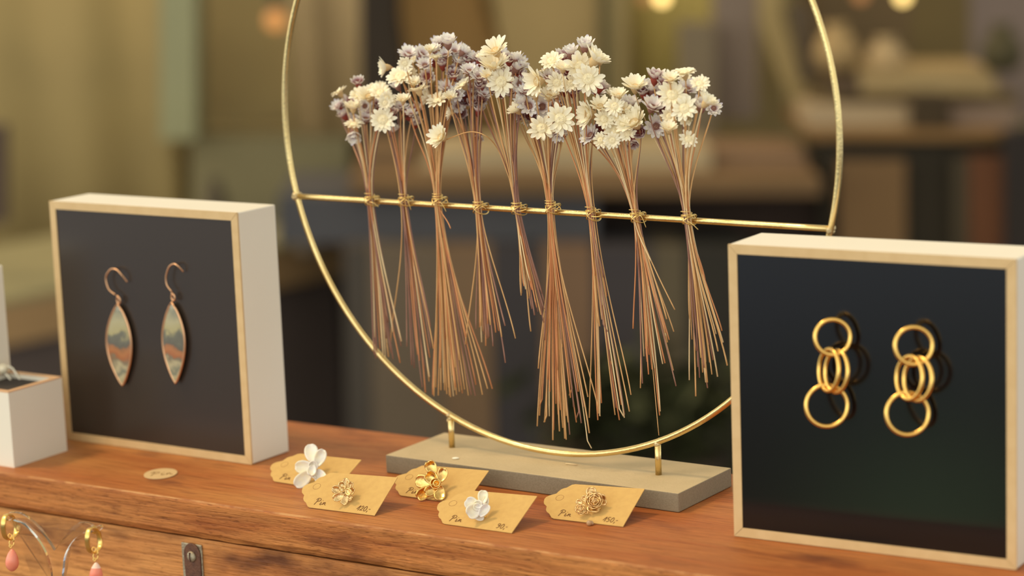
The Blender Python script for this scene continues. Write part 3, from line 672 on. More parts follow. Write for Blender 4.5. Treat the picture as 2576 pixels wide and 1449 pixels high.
# (x, y, r, kind, facing) in enlarged-crop units; facing: f camera, u up, l left, r right, combinations
BUN = [
 dict(tie=(931, 506), map=a_, s=2.898, fl="95,495,70,C,ul 235,435,45,M,u 240,515,72,C,uf 312,525,78,C,uf 400,500,80,C,uf 446,545,58,C,f 103,605,44,M,ul 198,610,62,C,u 135,672,45,M,ul 205,730,66,C,uf 292,695,62,V,uf 203,800,56,V,d 165,565,48,M,l 350,470,55,C,u 385,600,50,M,uf 285,600,48,V,f 320,650,45,M,u",
      tails="165,1160 175,1185 185,1150 205,1120 225,1160 245,1010 262,1175 293,1190 340,1215 280,1150 215,1000 240,1175"),
 dict(tie=(1016, 508), map=a_, s=2.898, fl="415,698,92,C,f 482,780,48,V,ud 562,555,52,C,uf 508,612,50,M,f 432,578,50,C,f 600,645,50,M,r 522,458,42,V,ul 470,560,48,C,u 545,610,45,V,u 620,690,44,M,r 655,620,42,M,ur 480,660,45,M,u",
      tails="385,1105 418,1230 436,1250 458,1160 490,1380 510,1415 537,1310 540,1180 545,970 535,1340 275,1090 480,1020 470,1200 505,1260 565,1120"),
 dict(tie=(1101, 508), map=a_, s=2.898, fl="432,318,66,C,l 540,380,98,C,ulf 600,222,64,V,u 575,290,52,C,f 700,225,62,V,u 690,285,50,M,u 785,270,55,M,u 742,385,52,M,f 640,360,52,C,r 672,478,78,C,ul 742,535,70,C,l 812,552,88,C,ul 835,130,50,V,u 890,140,58,V,u 932,205,62,V,uf 965,275,55,V,ur 1000,200,48,V,ur 790,190,50,V,u 870,230,50,V,uf 640,430,48,C,uf 620,660,40,V,u 720,300,50,V,uf 800,240,52,C,u 920,350,52,M,f 850,300,50,M,u 700,440,50,M,f 760,190,45,C,u",
      tails="568,1440 597,1435 640,1400 680,1445 720,1430 760,1420 800,1435 848,1438 895,1430 930,1390 962,1390 560,1430 580,1380 615,1400 655,1425 665,1380 700,1440 708,1400 740,1410 745,1370 775,1395 820,1430 635,1350 690,1300 730,1330 610,1250 650,1200 785,1040 680,308 672,1435 715,1380"),
 dict(tie=(1204, 525), map=a_, s=2.898, fl="1000,440,78,C,ul 882,470,62,V,u 950,512,52,V,f 905,535,48,C,u 1122,390,68,V,uf 1045,345,58,V,u 1040,268,50,M,u 930,380,50,M,uf 1010,555,62,M,f 980,650,52,M,f 1075,590,50,M,uf 1128,460,50,M,u 905,650,42,C,l 1080,250,46,V,u 1060,500,52,M,u 1150,520,48,V,uf 960,600,48,V,f 1110,640,42,M,ud 1120,810,36,M,d",
      tails="852,985 877,975 890,1075 918,1100 935,1050 967,1103 1025,1040 1048,965 1118,1050 1050,1215 975,945 780,1090 900,1000 920,950 925,1048 905,1020 940,1040 950,960 985,1010 880,900 1005,1000"),
 dict(tie=(1301, 528), map=a_, s=2.898, fl="1235,192,92,C,uf 1228,308,100,C,uf 1278,422,102,C,f 1120,268,52,M,u 1335,270,52,M,u 1390,325,58,V,ur 1410,438,48,V,f 1205,480,58,V,uf 1350,500,48,V,uf 1130,555,46,M,f 1430,300,45,V,ur 1150,232,48,C,ul 1180,380,52,C,uf 1430,500,44,V,f 1340,380,50,M,uf 1290,520,48,M,uf 1420,380,50,M,r 1380,260,50,V,u 835,825,82,C,lf",
      tails="1157,760 1188,718 1212,630 1297,745 1222,1003 1247,893 1308,943 1270,870 1320,880 1290,890 1230,850 1262,840 1300,860 1205,780"),
 dict(tie=(1386, 526), map=b_, s=2.5875, fl="165,680,88,C,f 282,620,96,C,f 165,540,64,V,f 82,535,58,V,f 90,600,52,M,f 2,560,58,C,ul 272,715,42,V,d 45,505,48,V,ul 235,540,45,V,f 210,470,62,C,uf 120,470,50,C,u 40,590,46,M,l 150,610,48,M,f 60,440,46,V,u",
      tails="140,950 133,1325 147,1255 182,1298 195,1255 212,1260 235,1415 240,1350 237,1145 265,960 278,1358 298,810 322,1258 313,1405 322,1412 345,1380 388,1300 405,1228 420,1305 460,1420 472,1370 463,1135 543,1260 300,1335 180,765 255,1180 350,1140 370,1200 215,1100 165,1150 300,1100 270,1250 335,1300 360,1080 400,1100 435,1200 200,1020 285,1220"),
 dict(tie=(1488, 541), map=b_, s=2.5875, fl="228,240,78,C,ulf 312,225,56,M,u 130,375,84,C,lf 262,385,68,C,f 352,385,58,C,f 412,282,100,C,f 515,228,84,C,urf 465,360,96,C,f 443,148,56,V,u 538,415,56,M,ur 305,440,45,M,uf 300,290,52,C,uf 205,348,52,V,uf 350,190,46,V,u 340,310,48,M,f 370,450,48,M,uf 180,300,50,C,ul 260,330,50,V,uf",
      tails="472,1270 528,1285 540,1258 640,1252 668,1285 700,1270 733,1230 598,880 563,660 540,675 510,345 565,355 585,480 530,655"),
 dict(tie=(1601, 548), map=b_, s=2.5875, fl="470,590,84,C,lf 545,535,64,C,uf 637,535,62,C,f 665,465,52,C,u 568,620,66,C,f 660,600,48,C,f 735,520,62,V,uf 762,640,96,C,ulf 648,690,78,C,f 545,758,52,C,f 622,760,54,C,f 480,725,60,V,lf 750,762,46,M,d 722,715,52,C,f 800,700,48,M,f 540,690,48,M,f 700,560,50,C,uf 600,580,48,V,uf 690,650,48,C,f 445,765,36,M,l",
      tails="757,690 805,1077 818,1047 858,988 880,955 898,948 925,1385 950,920 965,915 980,780 1018,963 1037,1065 1022,710 875,252 848,905 968,720 915,735 828,870 812,960 838,820"),
 dict(tie=(1729, 553), map=b_, s=2.5875, fl="770,408,76,C,u 900,352,56,M,u 1000,360,54,C,uf 1092,318,78,C,u 1190,390,62,C,u 1010,460,94,C,f 882,425,56,V,uf 882,540,68,V,uf 1090,550,82,C,f 1110,425,62,V,uf 1237,508,68,C,urf 1203,540,56,V,uf 993,600,54,C,f 905,668,66,V,f 990,685,54,C,uf 1118,748,58,C,f 825,455,48,M,u 960,400,46,M,uf 940,480,48,M,f 1030,520,48,V,f 960,560,46,M,f 1110,610,46,C,d",
      tails="1123,1025 1165,1130 1170,835 1210,975 1230,1040 1242,1077 1270,988 1307,1003 1278,895 1297,725 1343,780 1310,838 1370,930 1225,370 1247,795 1220,945 1200,880 1255,910 1190,1010 1240,1040 1140,760"),
]
cmap = lambda X, Y: (880 + X / 2.683, 460 + Y / 2.683)
dmap = lambda X, Y: (1300 + X / 2.5875, 560 + Y / 2.5875)
def stem_mat(name, c, c2): return noisy(name, c, c2, 60, .55, 0)
SM = [stem_mat('straw_stem', (.74, .58, .34, 1), (.64, .46, .25, 1)), stem_mat('tan_stem', (.56, .31, .12, 1), (.64, .38, .16, 1)),
      stem_mat('russet_stem', (.52, .20, .075, 1), (.60, .26, .10, 1)), stem_mat('mauve_stem', (.25, .115, .085, 1), (.32, .16, .11, 1))]
FACE = {'f': (0, .1, 1), 'u': (0, .9, .62), 'uf': (0, .75, .75), 'l': (-1, .1, .35), 'lf': (-.75, .15, .75), 'ul': (-.55, .9, .4), 'ulf': (-.45, .7, .7),
        'r': (1, .2, .3), 'ur': (.55, .9, .3), 'urf': (.5, .75, .55), 'd': (-.1, -.6, .5), 'ud': (.1, .5, .3)}
ORD = ['first', 'second', 'third', 'fourth', 'fifth', 'sixth', 'seventh', 'eighth', 'ninth']
DESC = ['leftmost bunch of dried cream and maroon daisies tied on the brass crossbar', 'second bunch from the left, short, with one big cream daisy hanging low',
        'third bunch from the left, tall, with lilac flowers at its peak and bushy orange tails', 'fourth bunch from the left, lilac and maroon flowers below its taller neighbours',
        'fifth bunch from the left, with one cream flower bent down on a curved stem', 'sixth bunch from the left, two low cream daisies and the longest tails',
        'seventh bunch from the left, big cream daisies with a lone lilac flower on top', 'eighth bunch from the left, cream flowers sitting lower than the bunches beside it',
        'rightmost bunch of dried cream and lilac daisies tied on the brass crossbar']
def place_flower(root, P, scale, kind, fc, rnd):
    f = Vector(FACE[fc]); d = (RT * f.x + UP * f.y - FW * f.z).normalized()
    d = (d + Vector((rnd.gauss(0, .14), rnd.gauss(0, .14), rnd.gauss(0, .14)))).normalized()
    frontal = d.dot(-FW)
    if kind == 'C': stl = 'open' if frontal > .72 or rnd.random() < .25 else 'half'
    elif kind == 'V': stl = 'half' if frontal > .6 else ('half' if rnd.random() < .5 else 'cup')
    else: stl = 'cup' if rnd.random() < .75 else 'half'
    if fc in ('d', 'ud'): stl = 'cup'
    k = {'open': 1.0, 'half': 1.08, 'cup': 1.30}[stl]
    q = d.to_track_quat('Z', 'Y') @ Matrix.Rotation(rnd.uniform(0, 6.28), 3, 'Z').to_quaternion()
    s = scale * k
    me, ce_ = LIB[kind, stl][rnd.randrange(3)]
    M_ = Matrix.Translation(P - d * s * .12) @ q.to_matrix().to_4x4() @ Matrix.Scale(s, 4)
    o = bpy.data.objects.new('flower_head', me); COL.objects.link(o); o.matrix_basis = M_; adopt(o, root)
    c = bpy.data.objects.new('flower_centre', ce_); COL.objects.link(c); c.parent = o
    return P - d * s * .12 - d * s * .5, d
for bi, B in enumerate(BUN):
    rnd = random.Random(100 + bi)
    tp = onP(*B['tie'], CC - cn * .0045, cn)
    root = thing('flower_bunch', tp, DESC[bi], 'dried flowers', 'dried flower bunches on the crossbar')
    fls = []
    for s_ in B['fl'].split():
        X, Y, r, k, fc = s_.split(','); fls.append((float(X), float(Y), float(r), k, fc))
    tails = [tuple(map(float, q.split(','))) for q in B['tails'].split()]
    tm = cmap if bi < 5 else dmap
    # extra heads hidden among the others so that every stem carries one
    base = list(fls); 
    nx = 0
    while len(fls) < max(len(tails), len(base) + (9 if bi != 1 else 4)):
        q = rnd.choice(base[:-1]); fls.append((q[0] + rnd.uniform(-45, 45), q[1] + rnd.uniform(-15, 45), 48, rnd.choice('VVMC'), 'back'))
    nf = len(fls); ts = list(tails)
    while len(ts) < nf:
        q = rnd.choice(tails); ts.append((q[0] + rnd.uniform(-14, 14), q[1] - rnd.uniform(10, 160)))
    order = sorted(range(nf), key=lambda i: fls[i][0]); tso = sorted(ts, key=lambda q: q[0])
    # bunch cross-section at the tie
    axis_up = None
    mx_ = sum(B['map'](f[0], f[1])[0] for f in fls) / nf; my_ = sum(B['map'](f[0], f[1])[1] for f in fls) / nf
    ctr = onP(mx_, my_, CC - cn * .0045, cn); up_ax = (ctr - tp).normalized()
    tmx = sum(tm(*q)[0] for q in ts) / nf; tmy = sum(tm(*q)[1] for q in ts) / nf
    dn_ax = (onP(tmx, tmy, CC - cn * .0045, cn) - tp).normalized()
    for rank, i in enumerate(order):
        X, Y, r, kd, fc = fls[i]; x, y = B['map'](X, Y)
        if fc == 'back': dpt = rnd.uniform(.012, .022); fc = rnd.choice(['u', 'uf', 'f'])
        elif kd == 'C': dpt = rnd.uniform(-.011, -.001) if fc in ('f', 'lf', 'uf', 'ulf') else rnd.uniform(-.006, .004)
        elif kd == 'V': dpt = rnd.uniform(-.002, .009)
        else: dpt = rnd.uniform(.003, .014)
        if bi == 4 and i == 18: dpt = -.016
        P = onP(x, y, CC + cn * (dpt - .0045), cn)
        sc_ = (1.14 if kd == 'C' else 1.22) * r / B['s'] * pxs(P)
        P0, d = place_flower(root, P, sc_, kd, fc, rnd)
        ra = rnd.uniform(0, 1) ** .5 * .0017; an = rnd.uniform(0, 2 * pi)
        lat_ = (rank / max(nf - 1, 1) - .5) * .0034 * rnd.uniform(.6, 1)
        O_ = tp + ce * lat_ + cn * (sin(an) * .0014)
        if bi == 4 and i == 18:   # the bent one
            pts = catmull([P0, onP(1180, 332, P0, cn), onP(1222, 342, P0, cn), onP(1252, 375, O_, cn), onP(1278, 440, O_, cn), O_ + up_ax * .008, O_], 7)
        else:
            dd = (P0 - O_); Lh = dd.length
            c1 = O_ + up_ax * Lh * rnd.uniform(.34, .5); c2 = P0 - dd.normalized() * Lh * .25 - d * Lh * .10
            pts = []
            for j in range(13):
                t = j / 12; pts.append(P0 * (1 - t) ** 3 + c2 * 3 * t * (1 - t) ** 2 + c1 * 3 * t * t * (1 - t) + O_ * t ** 3)
        q = tso[rank]; E0 = onP(*tm(*q), CC + cn * rnd.uniform(-.015, -.004), cn)
        if bi == 7 and q[1] > 1300: rad0 = .00022
        else: rad0 = rnd.uniform(.00030, .00042)
        dd = E0 - O_; Lh = dd.length; c1 = O_ + dn_ax * Lh * rnd.uniform(.25, .4); c2 = E0 - dd * rnd.uniform(.2, .35) + ce * rnd.uniform(-.0015, .0015)
        for j in range(1, 15):
            t = j / 14; pts.append(O_ * (1 - t) ** 3 + c1 * 3 * t * (1 - t) ** 2 + c2 * 3 * t * t * (1 - t) + E0 * t ** 3)
        if bi in (5, 6) and rnd.random() < .12:
            pts.append(E0 + ce * rnd.choice([-.002, .0025]) - Z * .004)
        bm = bmesh.new(); tube(bm, pts, rad0, 5)
        if kd == 'C': mt = SM[0] if rnd.random() < .45 else rnd.choice([SM[1], SM[1], SM[2]])
        else: mt = rnd.choice([SM[1], SM[2], SM[3], SM[3]])
        if bi in (2, 5) and rnd.random() < .5: mt = rnd.choice([SM[1], SM[2]])
        put('stem', bm, mt, root)
    # wire tie: loops round the bunch and the bar
    bm = bmesh.new(); rb = .0030; pts = []
    nl = rnd.randint(3, 5); zc = tp + up_ax * .0028
    for k in range(nl * 14):
        t = k / 14; an = 2 * pi * t
        pts.append(zc + up_ax * (-.0016 + .0034 * k / (nl * 14) + .0004 * sin(3 * t)) + ce * cos(an) * rb + cn * (sin(an) * rb * .95))
    tube(bm, pts, .00022, 5)
    for sgn in (1, -1, 1, -1):     # diagonal wraps over the bar
        pts = []; ph = rnd.uniform(-.3, .3); rx = rnd.uniform(.0030, .0040)
        for k in range(22):
            an = 2 * pi * k / 22
            pts.append(tp + cn * (.0022 + .0062 * sin(an)) + (ce * sgn + Z * (1.0 + ph)).normalized() * cos(an) * rx * 1.15)
        tube(bm, pts, .00024, 5, closed=True)
    e0 = tp - cn * .0035 + ce * .002
    tube(bm, catmull([e0, e0 + ce * .003 + Z * rnd.uniform(-.002, .002), e0 + ce * rnd.uniform(.004, .007) + Z * rnd.uniform(-.005, .003) + cn * .001], 6), .00022, 5)
    put('wire_tie', bm, M_wire, root)

# ------------------------------------------------------------------ CARDS AND BROOCHES
c5 = lambda X, Y: (1360 + X / 9.541, 1210 + Y / 9.541)
def card_frame(BL, BR, TR):
    A = onZ(*BL); B = onZ(*BR); e = (B - A).normalized(); n = Z.cross(e)
    Q = onP(*TR, B, e) - B; v = Q.normalized(); return A, e, v, (B - A).length, Q.length, e.cross(v)
A5, e5, v5, L5, H5, N5 = card_frame((1391.8, 1307.6), (1567.4, 1327), (1622, 1231.9))
OUT = []
for X, Y in [(310, 920), (262, 895), (235, 850), (212, 805), (160, 770), (133, 720), (138, 675), (152, 632), (125, 605), (88, 570), (80, 525), (95, 455), (140, 405), (210, 370),
             (300, 345), (385, 322), (430, 275), (500, 222), (565, 196), (625, 184), (690, 148), (760, 112), (840, 98)]:
    q = onP(*c5(X, Y), A5, N5) - A5; OUT.append((q.dot(e5), q.dot(v5)))
hc = OUT[-1][1]
GL = {'P': ([(.12, -.1), (.42, .95)], [(.05, .80), (.3, 1.12), (.75, 1.08), (.88, .82), (.62, .58), (.3, .55)]), 'i': ([(.0, .5), (.12, .45), (.02, .05), (.22, .0), (.35, .2)], [(.2, .78), (.27, .82)]),
      'n': ([(.08, .5), (.0, .05), (.2, .42), (.38, .46), (.36, .1), (.62, .08)],),
      '1': ([(-.15, .25), (.35, 1.0), (.2, .0)],), '2': ([(.05, .7), (.3, 1.0), (.5, .8), (.35, .4), (.0, .05), (.25, .12), (.55, .05)],),
      '0': ([(.3, 1.0), (.02, .6), (.05, .1), (.3, .0), (.52, .4), (.45, .9), (.3, 1.0)],), '5': ([(.55, 1.0), (.2, .95), (.12, .55), (.4, .6), (.45, .2), (.2, .0), (.0, .1)],),
      '9': ([(.5, .85), (.2, 1.0), (.05, .75), (.25, .5), (.48, .75), (.5, .9), (.42, .3), (.2, .0), (.02, .08)],),
      ',': ([(.12, .12), (.02, -.22)],), '-': ([(.0, .42), (.3, .5)],)}
def write(bm, txt, P, e, v, N_, h, adv=.66, w_=.00013):
    x = 0
    for ch in txt:
        for st in GL[ch]:
            pts = catmull([P + e * (x + p[0] * h * .85) + v * (p[1] * h) + N_ * .00018 for p in st], 5)
            tube(bm, pts, w_, 5)
        x += h * {'P': .92, 'i': .44, ',': .22, '1': .46}.get(ch, adv)
def card(fr, price, label):
    A, e, v, L_, H_, N_ = fr; Lc = max(L_, .0418) if price is None else L_
    k = H_ / H5; P = [(x, y * k) for x, y in OUT] ; P += [(Lc, H_), (Lc, 0)]
    root = thing('gift_tag', A, label, 'tag', 'kraft tags with brooches')
    th = .0004; bm = bmesh.new(); prism(bm, [A + e * x + v * y + Z * .0002 for x, y in P], N_ * th)
    put('card', bm, M_card, root)
    S = A + N_ * th + Z * .0002
    bm = bmesh.new(); write(bm, 'Pin', S + e * .0015 + v * .0030, e, v, N_, .0040)
    if price: write(bm, price, S + e * (L_ - (.0125 if len(price) == 5 else .0108)) + v * .0022, e, v, N_, .0035)
    put('handwriting', bm, M_ink, root)
    bm = bmesh.new(); c = S + e * -.0035 + v * (H_ * .55)
    tube(bm, [c + (e * cos(q) + v * sin(q)) * .0022 for q in [2 * pi * i / 24 for i in range(24)]], .00012, 5, closed=True)
    put('punch_mark', bm, M_score, root)
    return fr
FR = {}
FR[1] = card_frame((691, 1214), (843.2, 1236.5), (909.5, 1159)); FR[2] = card_frame((778, 1279.5), (942.6, 1299), (1000.6, 1202.9))
FR[3] = card_frame((1009, 1249.6), (1170.6, 1270.1), (1230.3, 1186.2)); FR[4] = card_frame((1117.3, 1320.8), (1287.5, 1343.3), (1351.7, 1250.3))
FR[5] = (A5, e5, v5, L5, H5, N5)
card(FR[1], None, 'kraft tag under the large pearly white brooch, furthest left')
card(FR[2], '120,-', 'kraft tag marked 120 under the small gold rosette')
card(FR[3], None, 'kraft tag under the open gold flower brooch, leaning by the grey base')
card(FR[4], '90,-', 'kraft tag marked 90 under the small white flower brooch')
card(FR[5], '150,-', 'kraft tag marked 150 under the double gold rose, furthest right')

M_bw = noisy('pearly_enamel', (.92, .84, .62, 1), (.78, .75, .74, 1), 150, .35, .15, 500, metal=.1)
M_bg = noisy('polished_gold_leaf', (.95, .66, .22, 1), (.80, .52, .20, 1), 250, .24, .22, 500, metal=1)
M_bs = noisy('soft_gold', (.88, .66, .34, 1), (.74, .50, .24, 1), 250, .36, .4, 700, metal=1)
BN = FW.copy()
def dish(root, C_, base, tip, wpx, cup, lift, mt, z0=0., pw=.5, name='petal', curl=0.):
    """petal from base to tip (pixels) in the plane facing the viewer through C_, cupped and lifted"""
    b0 = onP(*base, C_, BN); t0 = onP(*tip, C_, BN); ax = t0 - b0; side = ax.cross(-FW).normalized(); hw_ = wpx * 1.12 * pxs(C_) / 2
    bm = bmesh.new(); nu, nv = 12, 8; G = []
    for i in range(nu + 1):
        t = i / nu; tt = .02 + .96 * t; w_ = hw_ * (max(0.0, 1 - (2 * tt - 1) ** 2)) ** pw * (.75 + .35 * tt)
        row = []
        for j in range(nv + 1):
            s = -1 + 2 * j / nv
            dpt = cup * (s * s) * (w_ / hw_) + lift * t + z0 + curl * max(0, t - .6) ** 2 * 6 + cup * (2 * t - 1) ** 2 * .8
            row.append(bm.verts.new(b0 + ax * t + side * w_ * s - FW * dpt))
        G.append(row)
    for i in range(nu):
        for j in range(nv): bm.faces.new((G[i][j], G[i + 1][j], G[i + 1][j + 1], G[i][j + 1])).smooth = True
    o = put(name, bm, mt, root, smooth=True)
    sm = o.modifiers.new('solid', 'SOLIDIFY'); sm.thickness = .0005; sm.offset = 0
    return o
def bowl(root, C_, c, r, dep, mt, z0, name='centre'):
    P = onP(*c, C_, BN) - FW * z0; R_ = r * pxs(C_); n = 20; bm = bmesh.new(); prev = None
    rows = []
    for i in range(7):
        a = i / 6 * pi / 2; rows.append([bm.verts.new(P + (RT * cos(2 * pi * j / n) + UP * sin(2 * pi * j / n)) * R_ * (.08 + .92 * sin(a)) - FW * dep * (1 - cos(a))) for j in range(n)])
    for i in range(6):
        for j in range(n): bm.faces.new((rows[i][j], rows[i][(j + 1) % n], rows[i + 1][(j + 1) % n], rows[i + 1][j]))
    bm.faces.new(rows[0])
    o = put(name, bm, mt, root, smooth=True); sm = o.modifiers.new('solid', 'SOLIDIFY'); sm.thickness = .0006; sm.offset = 0
    return o
def brooch(fr, c, label, lift=.006):
    global BN
    A, e, v, L_, H_, N_ = fr; BN = -(N_ * .75 - FW).normalized(); P = onP(*c, A + N_ * lift, N_); foot = P - N_ * (lift - .0008)
    root = thing('flower_brooch', foot, label, 'brooch')
    bm = bmesh.new(); tube(bm, [foot, P], .0009, 10); tube(bm, [foot - e * .003, foot + e * .003], .0004, 8)
    put('pin_back', bm, M_gold, root)
    return root, P
q5 = lambda X, Y: (680 + X / 10.35, 1100 + Y / 10.35)
r1, P = brooch(FR[1], q5(1120, 740), 'large pearly white flower brooch with five open petals, furthest left', .0075)
dish(r1, P, q5(1090, 640), q5(1050, 175), 33, .0011, .0012, M_bw, -.001)
dish(r1, P, q5(1190, 760), q5(1400, 310), 27, .0016, .0024, M_bw, .0002)
dish(r1, P, q5(1130, 780), q5(655, 760), 32, .0010, .0014, M_bw, .0)
dish(r1, P, q5(1060, 900), q5(660, 1270), 33, .0010, .0012, M_bw, -.001)
dish(r1, P, q5(1190, 860), q5(1380, 1150), 30, .0010, .0008, M_bw, -.001, pw=.4)
dish(r1, P, q5(1120, 960), q5(1080, 1020), 24, .0008, .0006, M_bw, .0004)
dish(r1, P, q5(1130, 700), q5(1060, 980), 22, .0012, .0008, M_bw, .0014)
bowl(r1, P, q5(1125, 730), 11.5, .0016, M_bw, .0012)
q6 = lambda X, Y: (990 + X / 10.304, 1150 + Y / 10.304)
r3, P = brooch(FR[3], q6(1110, 680), 'open gold flower brooch with spoon-shaped petals on the middle tag')
dish(r3, P, q6(1060, 450), q6(905, 105), 27, .0016, .0010, M_bg, -.001, .35, curl=.0012)
dish(r3, P, q6(1210, 640), q6(1310, 270), 25, .0014, .0012, M_bg, -.0006)
dish(r3, P, q6(1000, 660), q6(575, 600), 34, .0008, .0008, M_bg, -.0006, .4)
dish(r3, P, q6(1120, 640), q6(860, 400), 30, .0022, .0022, M_bg, .0004, .42)
dish(r3, P, q6(960, 800), q6(620, 1050), 29, .0014, .0008, M_bg, -.001, .4)
dish(r3, P, q6(1200, 740), q6(1200, 1100), 28, .0012, .0012, M_bg, -.0006, .42)
dish(r3, P, q6(1160, 730), q6(820, 930), 25, .0014, .0014, M_bg, .0006)
bowl(r3, P, q6(1090, 670), 13, .0024, M_bg, .0014)
bowl(r3, P, q6(1120, 665), 8, .002, M_bg, .0020)
ball_bm = bmesh.new(); ball(ball_bm, onP(*q6(1125, 670), P, FW) - FW * .0024, .0006); put('centre_bead', ball_bm, M_bg, r3)
q4 = lambda X, Y: (1130 + X / 11.2, 1230 + Y / 11.2)
r4, P = brooch(FR[4], q4(830, 560), 'small white flower brooch with one petal standing up, front row')
dish(r4, P, q4(930, 420), q4(970, 35), 24, .0016, .0006, M_bw, -.0006, .42)
dish(r4, P, q4(960, 640), q4(1050, 210), 16, .0010, .0004, M_bw, -.0014)
dish(r4, P, q4(830, 560), q4(480, 300), 31, .0014, .0012, M_bw, .0, .42)
dish(r4, P, q4(850, 620), q4(740, 850), 36, .0010, .0000, M_bw, -.0012)
dish(r4, P, q4(880, 480), q4(530, 720), 34, .0018, .0010, M_bw, .0006, .42)
dish(r4, P, q4(860, 760), q4(1100, 430), 22, .0016, .0012, M_bw, .0, .42)
dish(r4, P, q4(700, 390), q4(930, 440), 20, .0016, .0004, M_bw, .0016)
bowl(r4, P, q4(790, 490), 9, .0012, M_bw, .0018)
def rose(root, P, c, R_, mt, rnd, layers=4, face=(0, 0)):
    for li in range(layers):
        f = 1 - li / (layers + .3); n = [5, 5, 4, 3, 2][li]; ph = rnd.uniform(0, 6)
        for k in range(n):
            an = ph + 2 * pi * k / n; ra = R_ * f
            bx, by = c[0] + cos(an) * ra * .18 + face[0] * li, c[1] - sin(an) * ra * .18 + face[1] * li
            tx, ty = c[0] + cos(an) * ra + face[0] * li, c[1] - sin(an) * ra * .95 + face[1] * li
            dish(root, P, (bx, by), (tx, ty), ra * 1.35, R_ * pxs(P) * .12, R_ * pxs(P) * (.22 + .34 * li / layers) * f, mt, R_ * pxs(P) * (-.2 + .26 * li), .42)
    bowl(root, P, (c[0] + face[0] * layers, c[1] + face[1] * layers), R_ * .16, R_ * pxs(P) * .2, mt, R_ * pxs(P) * .75)
r2, P = brooch(FR[2], (730 + 1480 / 11.145, 1180 + 650 / 11.145), 'small gold rosette brooch of layered petals on the tag marked 120')
w2 = lambda X, Y: (730 + X / 11.145, 1180 + Y / 11.145)
dish(r2, P, w2(1560, 620), w2(1560, 255), 17, .0012, .0004, M_bs, -.001)
dish(r2, P, w2(1620, 640), w2(1720, 360), 15, .0012, .0004, M_bs, -.0014)
dish(r2, P, w2(1640, 740), w2(1760, 520), 16, .0012, .0002, M_bs, -.001)
dish(r2, P, w2(1500, 600), w2(1430, 345), 17, .0014, .0014, M_bs, .0)
dish(r2, P, w2(1480, 640), w2(1190, 520), 20, .0012, .0014, M_bs, .0)
dish(r2, P, w2(1500, 700), w2(1215, 840), 20, .0010, .0008, M_bs, -.0004)
dish(r2, P, w2(1600, 740), w2(1470, 990), 17, .0006, .0002, M_bs, -.0010, .35)
dish(r2, P, w2(1640, 800), w2(1720, 850), 14, .0006, .0002, M_bs, -.0014, .35)
dish(r2, P, w2(1560, 560), w2(1700, 690), 16, .0014, .0010, M_bs, .0004)
rose(r2, P, w2(1470, 590), 12.5, M_bs, random.Random(5), 3)
r5, P = brooch(FR[5], c5(1270, 470), 'double gold rose brooch, one large and one small rose, furthest right')
dish(r5, P, c5(1230, 400), c5(1200, 150), 25, .0012, .0006, M_bs, -.0012, .45)
dish(r5, P, c5(1380, 480), c5(1570, 440), 28, .0012, .0004, M_bs, -.0014, .4)
dish(r5, P, c5(1270, 560), c5(1260, 745), 30, .0012, .0002, M_bs, -.0010, .4)
dish(r5, P, c5(1130, 480), c5(990, 380), 13, .0008, .0006, M_bs, -.001)
dish(r5, P, c5(1000, 560), c5(860, 470), 13, .0008, .0006, M_bs, -.001)
dish(r5, P, c5(1080, 640), c5(1110, 790), 10, .0006, .0, M_bs, -.001)
rose(r5, P, c5(1275, 450), 22, M_bs, random.Random(8), 4)
rose(r5, P, c5(960, 670), 13.5, M_bs, random.Random(9), 3)

# oval paper sticker on the lid
a0, a1 = onZ(362, 1196), onZ(446, 1191); b0, b1 = onZ(400, 1207), onZ(410, 1181)
cc = (a0 + a1) / 2; eA = (a1 - a0) / 2; eB = (b1 - b0) / 2
root = thing('oval_label', cc, 'small oval paper label lying on the trunk before the left box', 'label')
bm = bmesh.new(); prism(bm, [Vector((cc.x, cc.y, .0003)) + eA * cos(2 * pi * i / 40) + eB * sin(2 * pi * i / 40) for i in range(40)], Z * .0003)
put('paper', bm, mat('pale_paper', (.66, .46, .23), .8), root)
bm = bmesh.new(); ea = Vector((eA.x, eA.y, 0)).normalized(); eb = Z.cross(ea)
write(bm, 'Pin', Vector((cc.x, cc.y, .0005)) - ea * .006 - eb * .004, ea, eb, Z, .007, w_=.0002)
put('handwriting', bm, mat('faint_ink', (.34, .20, .07), .8), root)

# crumbs of stem and a blob of glue
P = onZ(1437, 1167.5, ST + .0006); bm = bmesh.new()
A_, B_ = onZ(1423, 1166, ST + .0008), onZ(1452, 1169, ST + .0008); tube(bm, [A_, (A_ + B_) / 2, B_], .0004, 6)
tag(put('stem_fragment', bm, SM[0]), 'short broken straw stem lying on the grey base', 'stem')
P = onZ(1146, 1152.5, ST + .0008); bm = bmesh.new(); ball(bm, P, .0013, Matrix.Diagonal((1.6, 1, .45)), 10)
tag(put('petal_crumb', bm, PM['C']), 'white crumb lying on the grey base near the left leg', 'crumb')
P = onZ(1483, 1318, .001); bm = bmesh.new(); rnd = random.Random(2)
for i in range(5): ball(bm, P + Vector((rnd.uniform(-.0015, .0015), rnd.uniform(-.001, .002), rnd.uniform(-.0004, .0008))), rnd.uniform(.0008, .0015), seg=10)
tag(put('glue_blob', bm, mat('amber_glue', (.85, .60, .36), .25, 0, .5, Transmission_Weight=.6)), 'translucent glue blob at the front edge of the rightmost tag', 'glue')

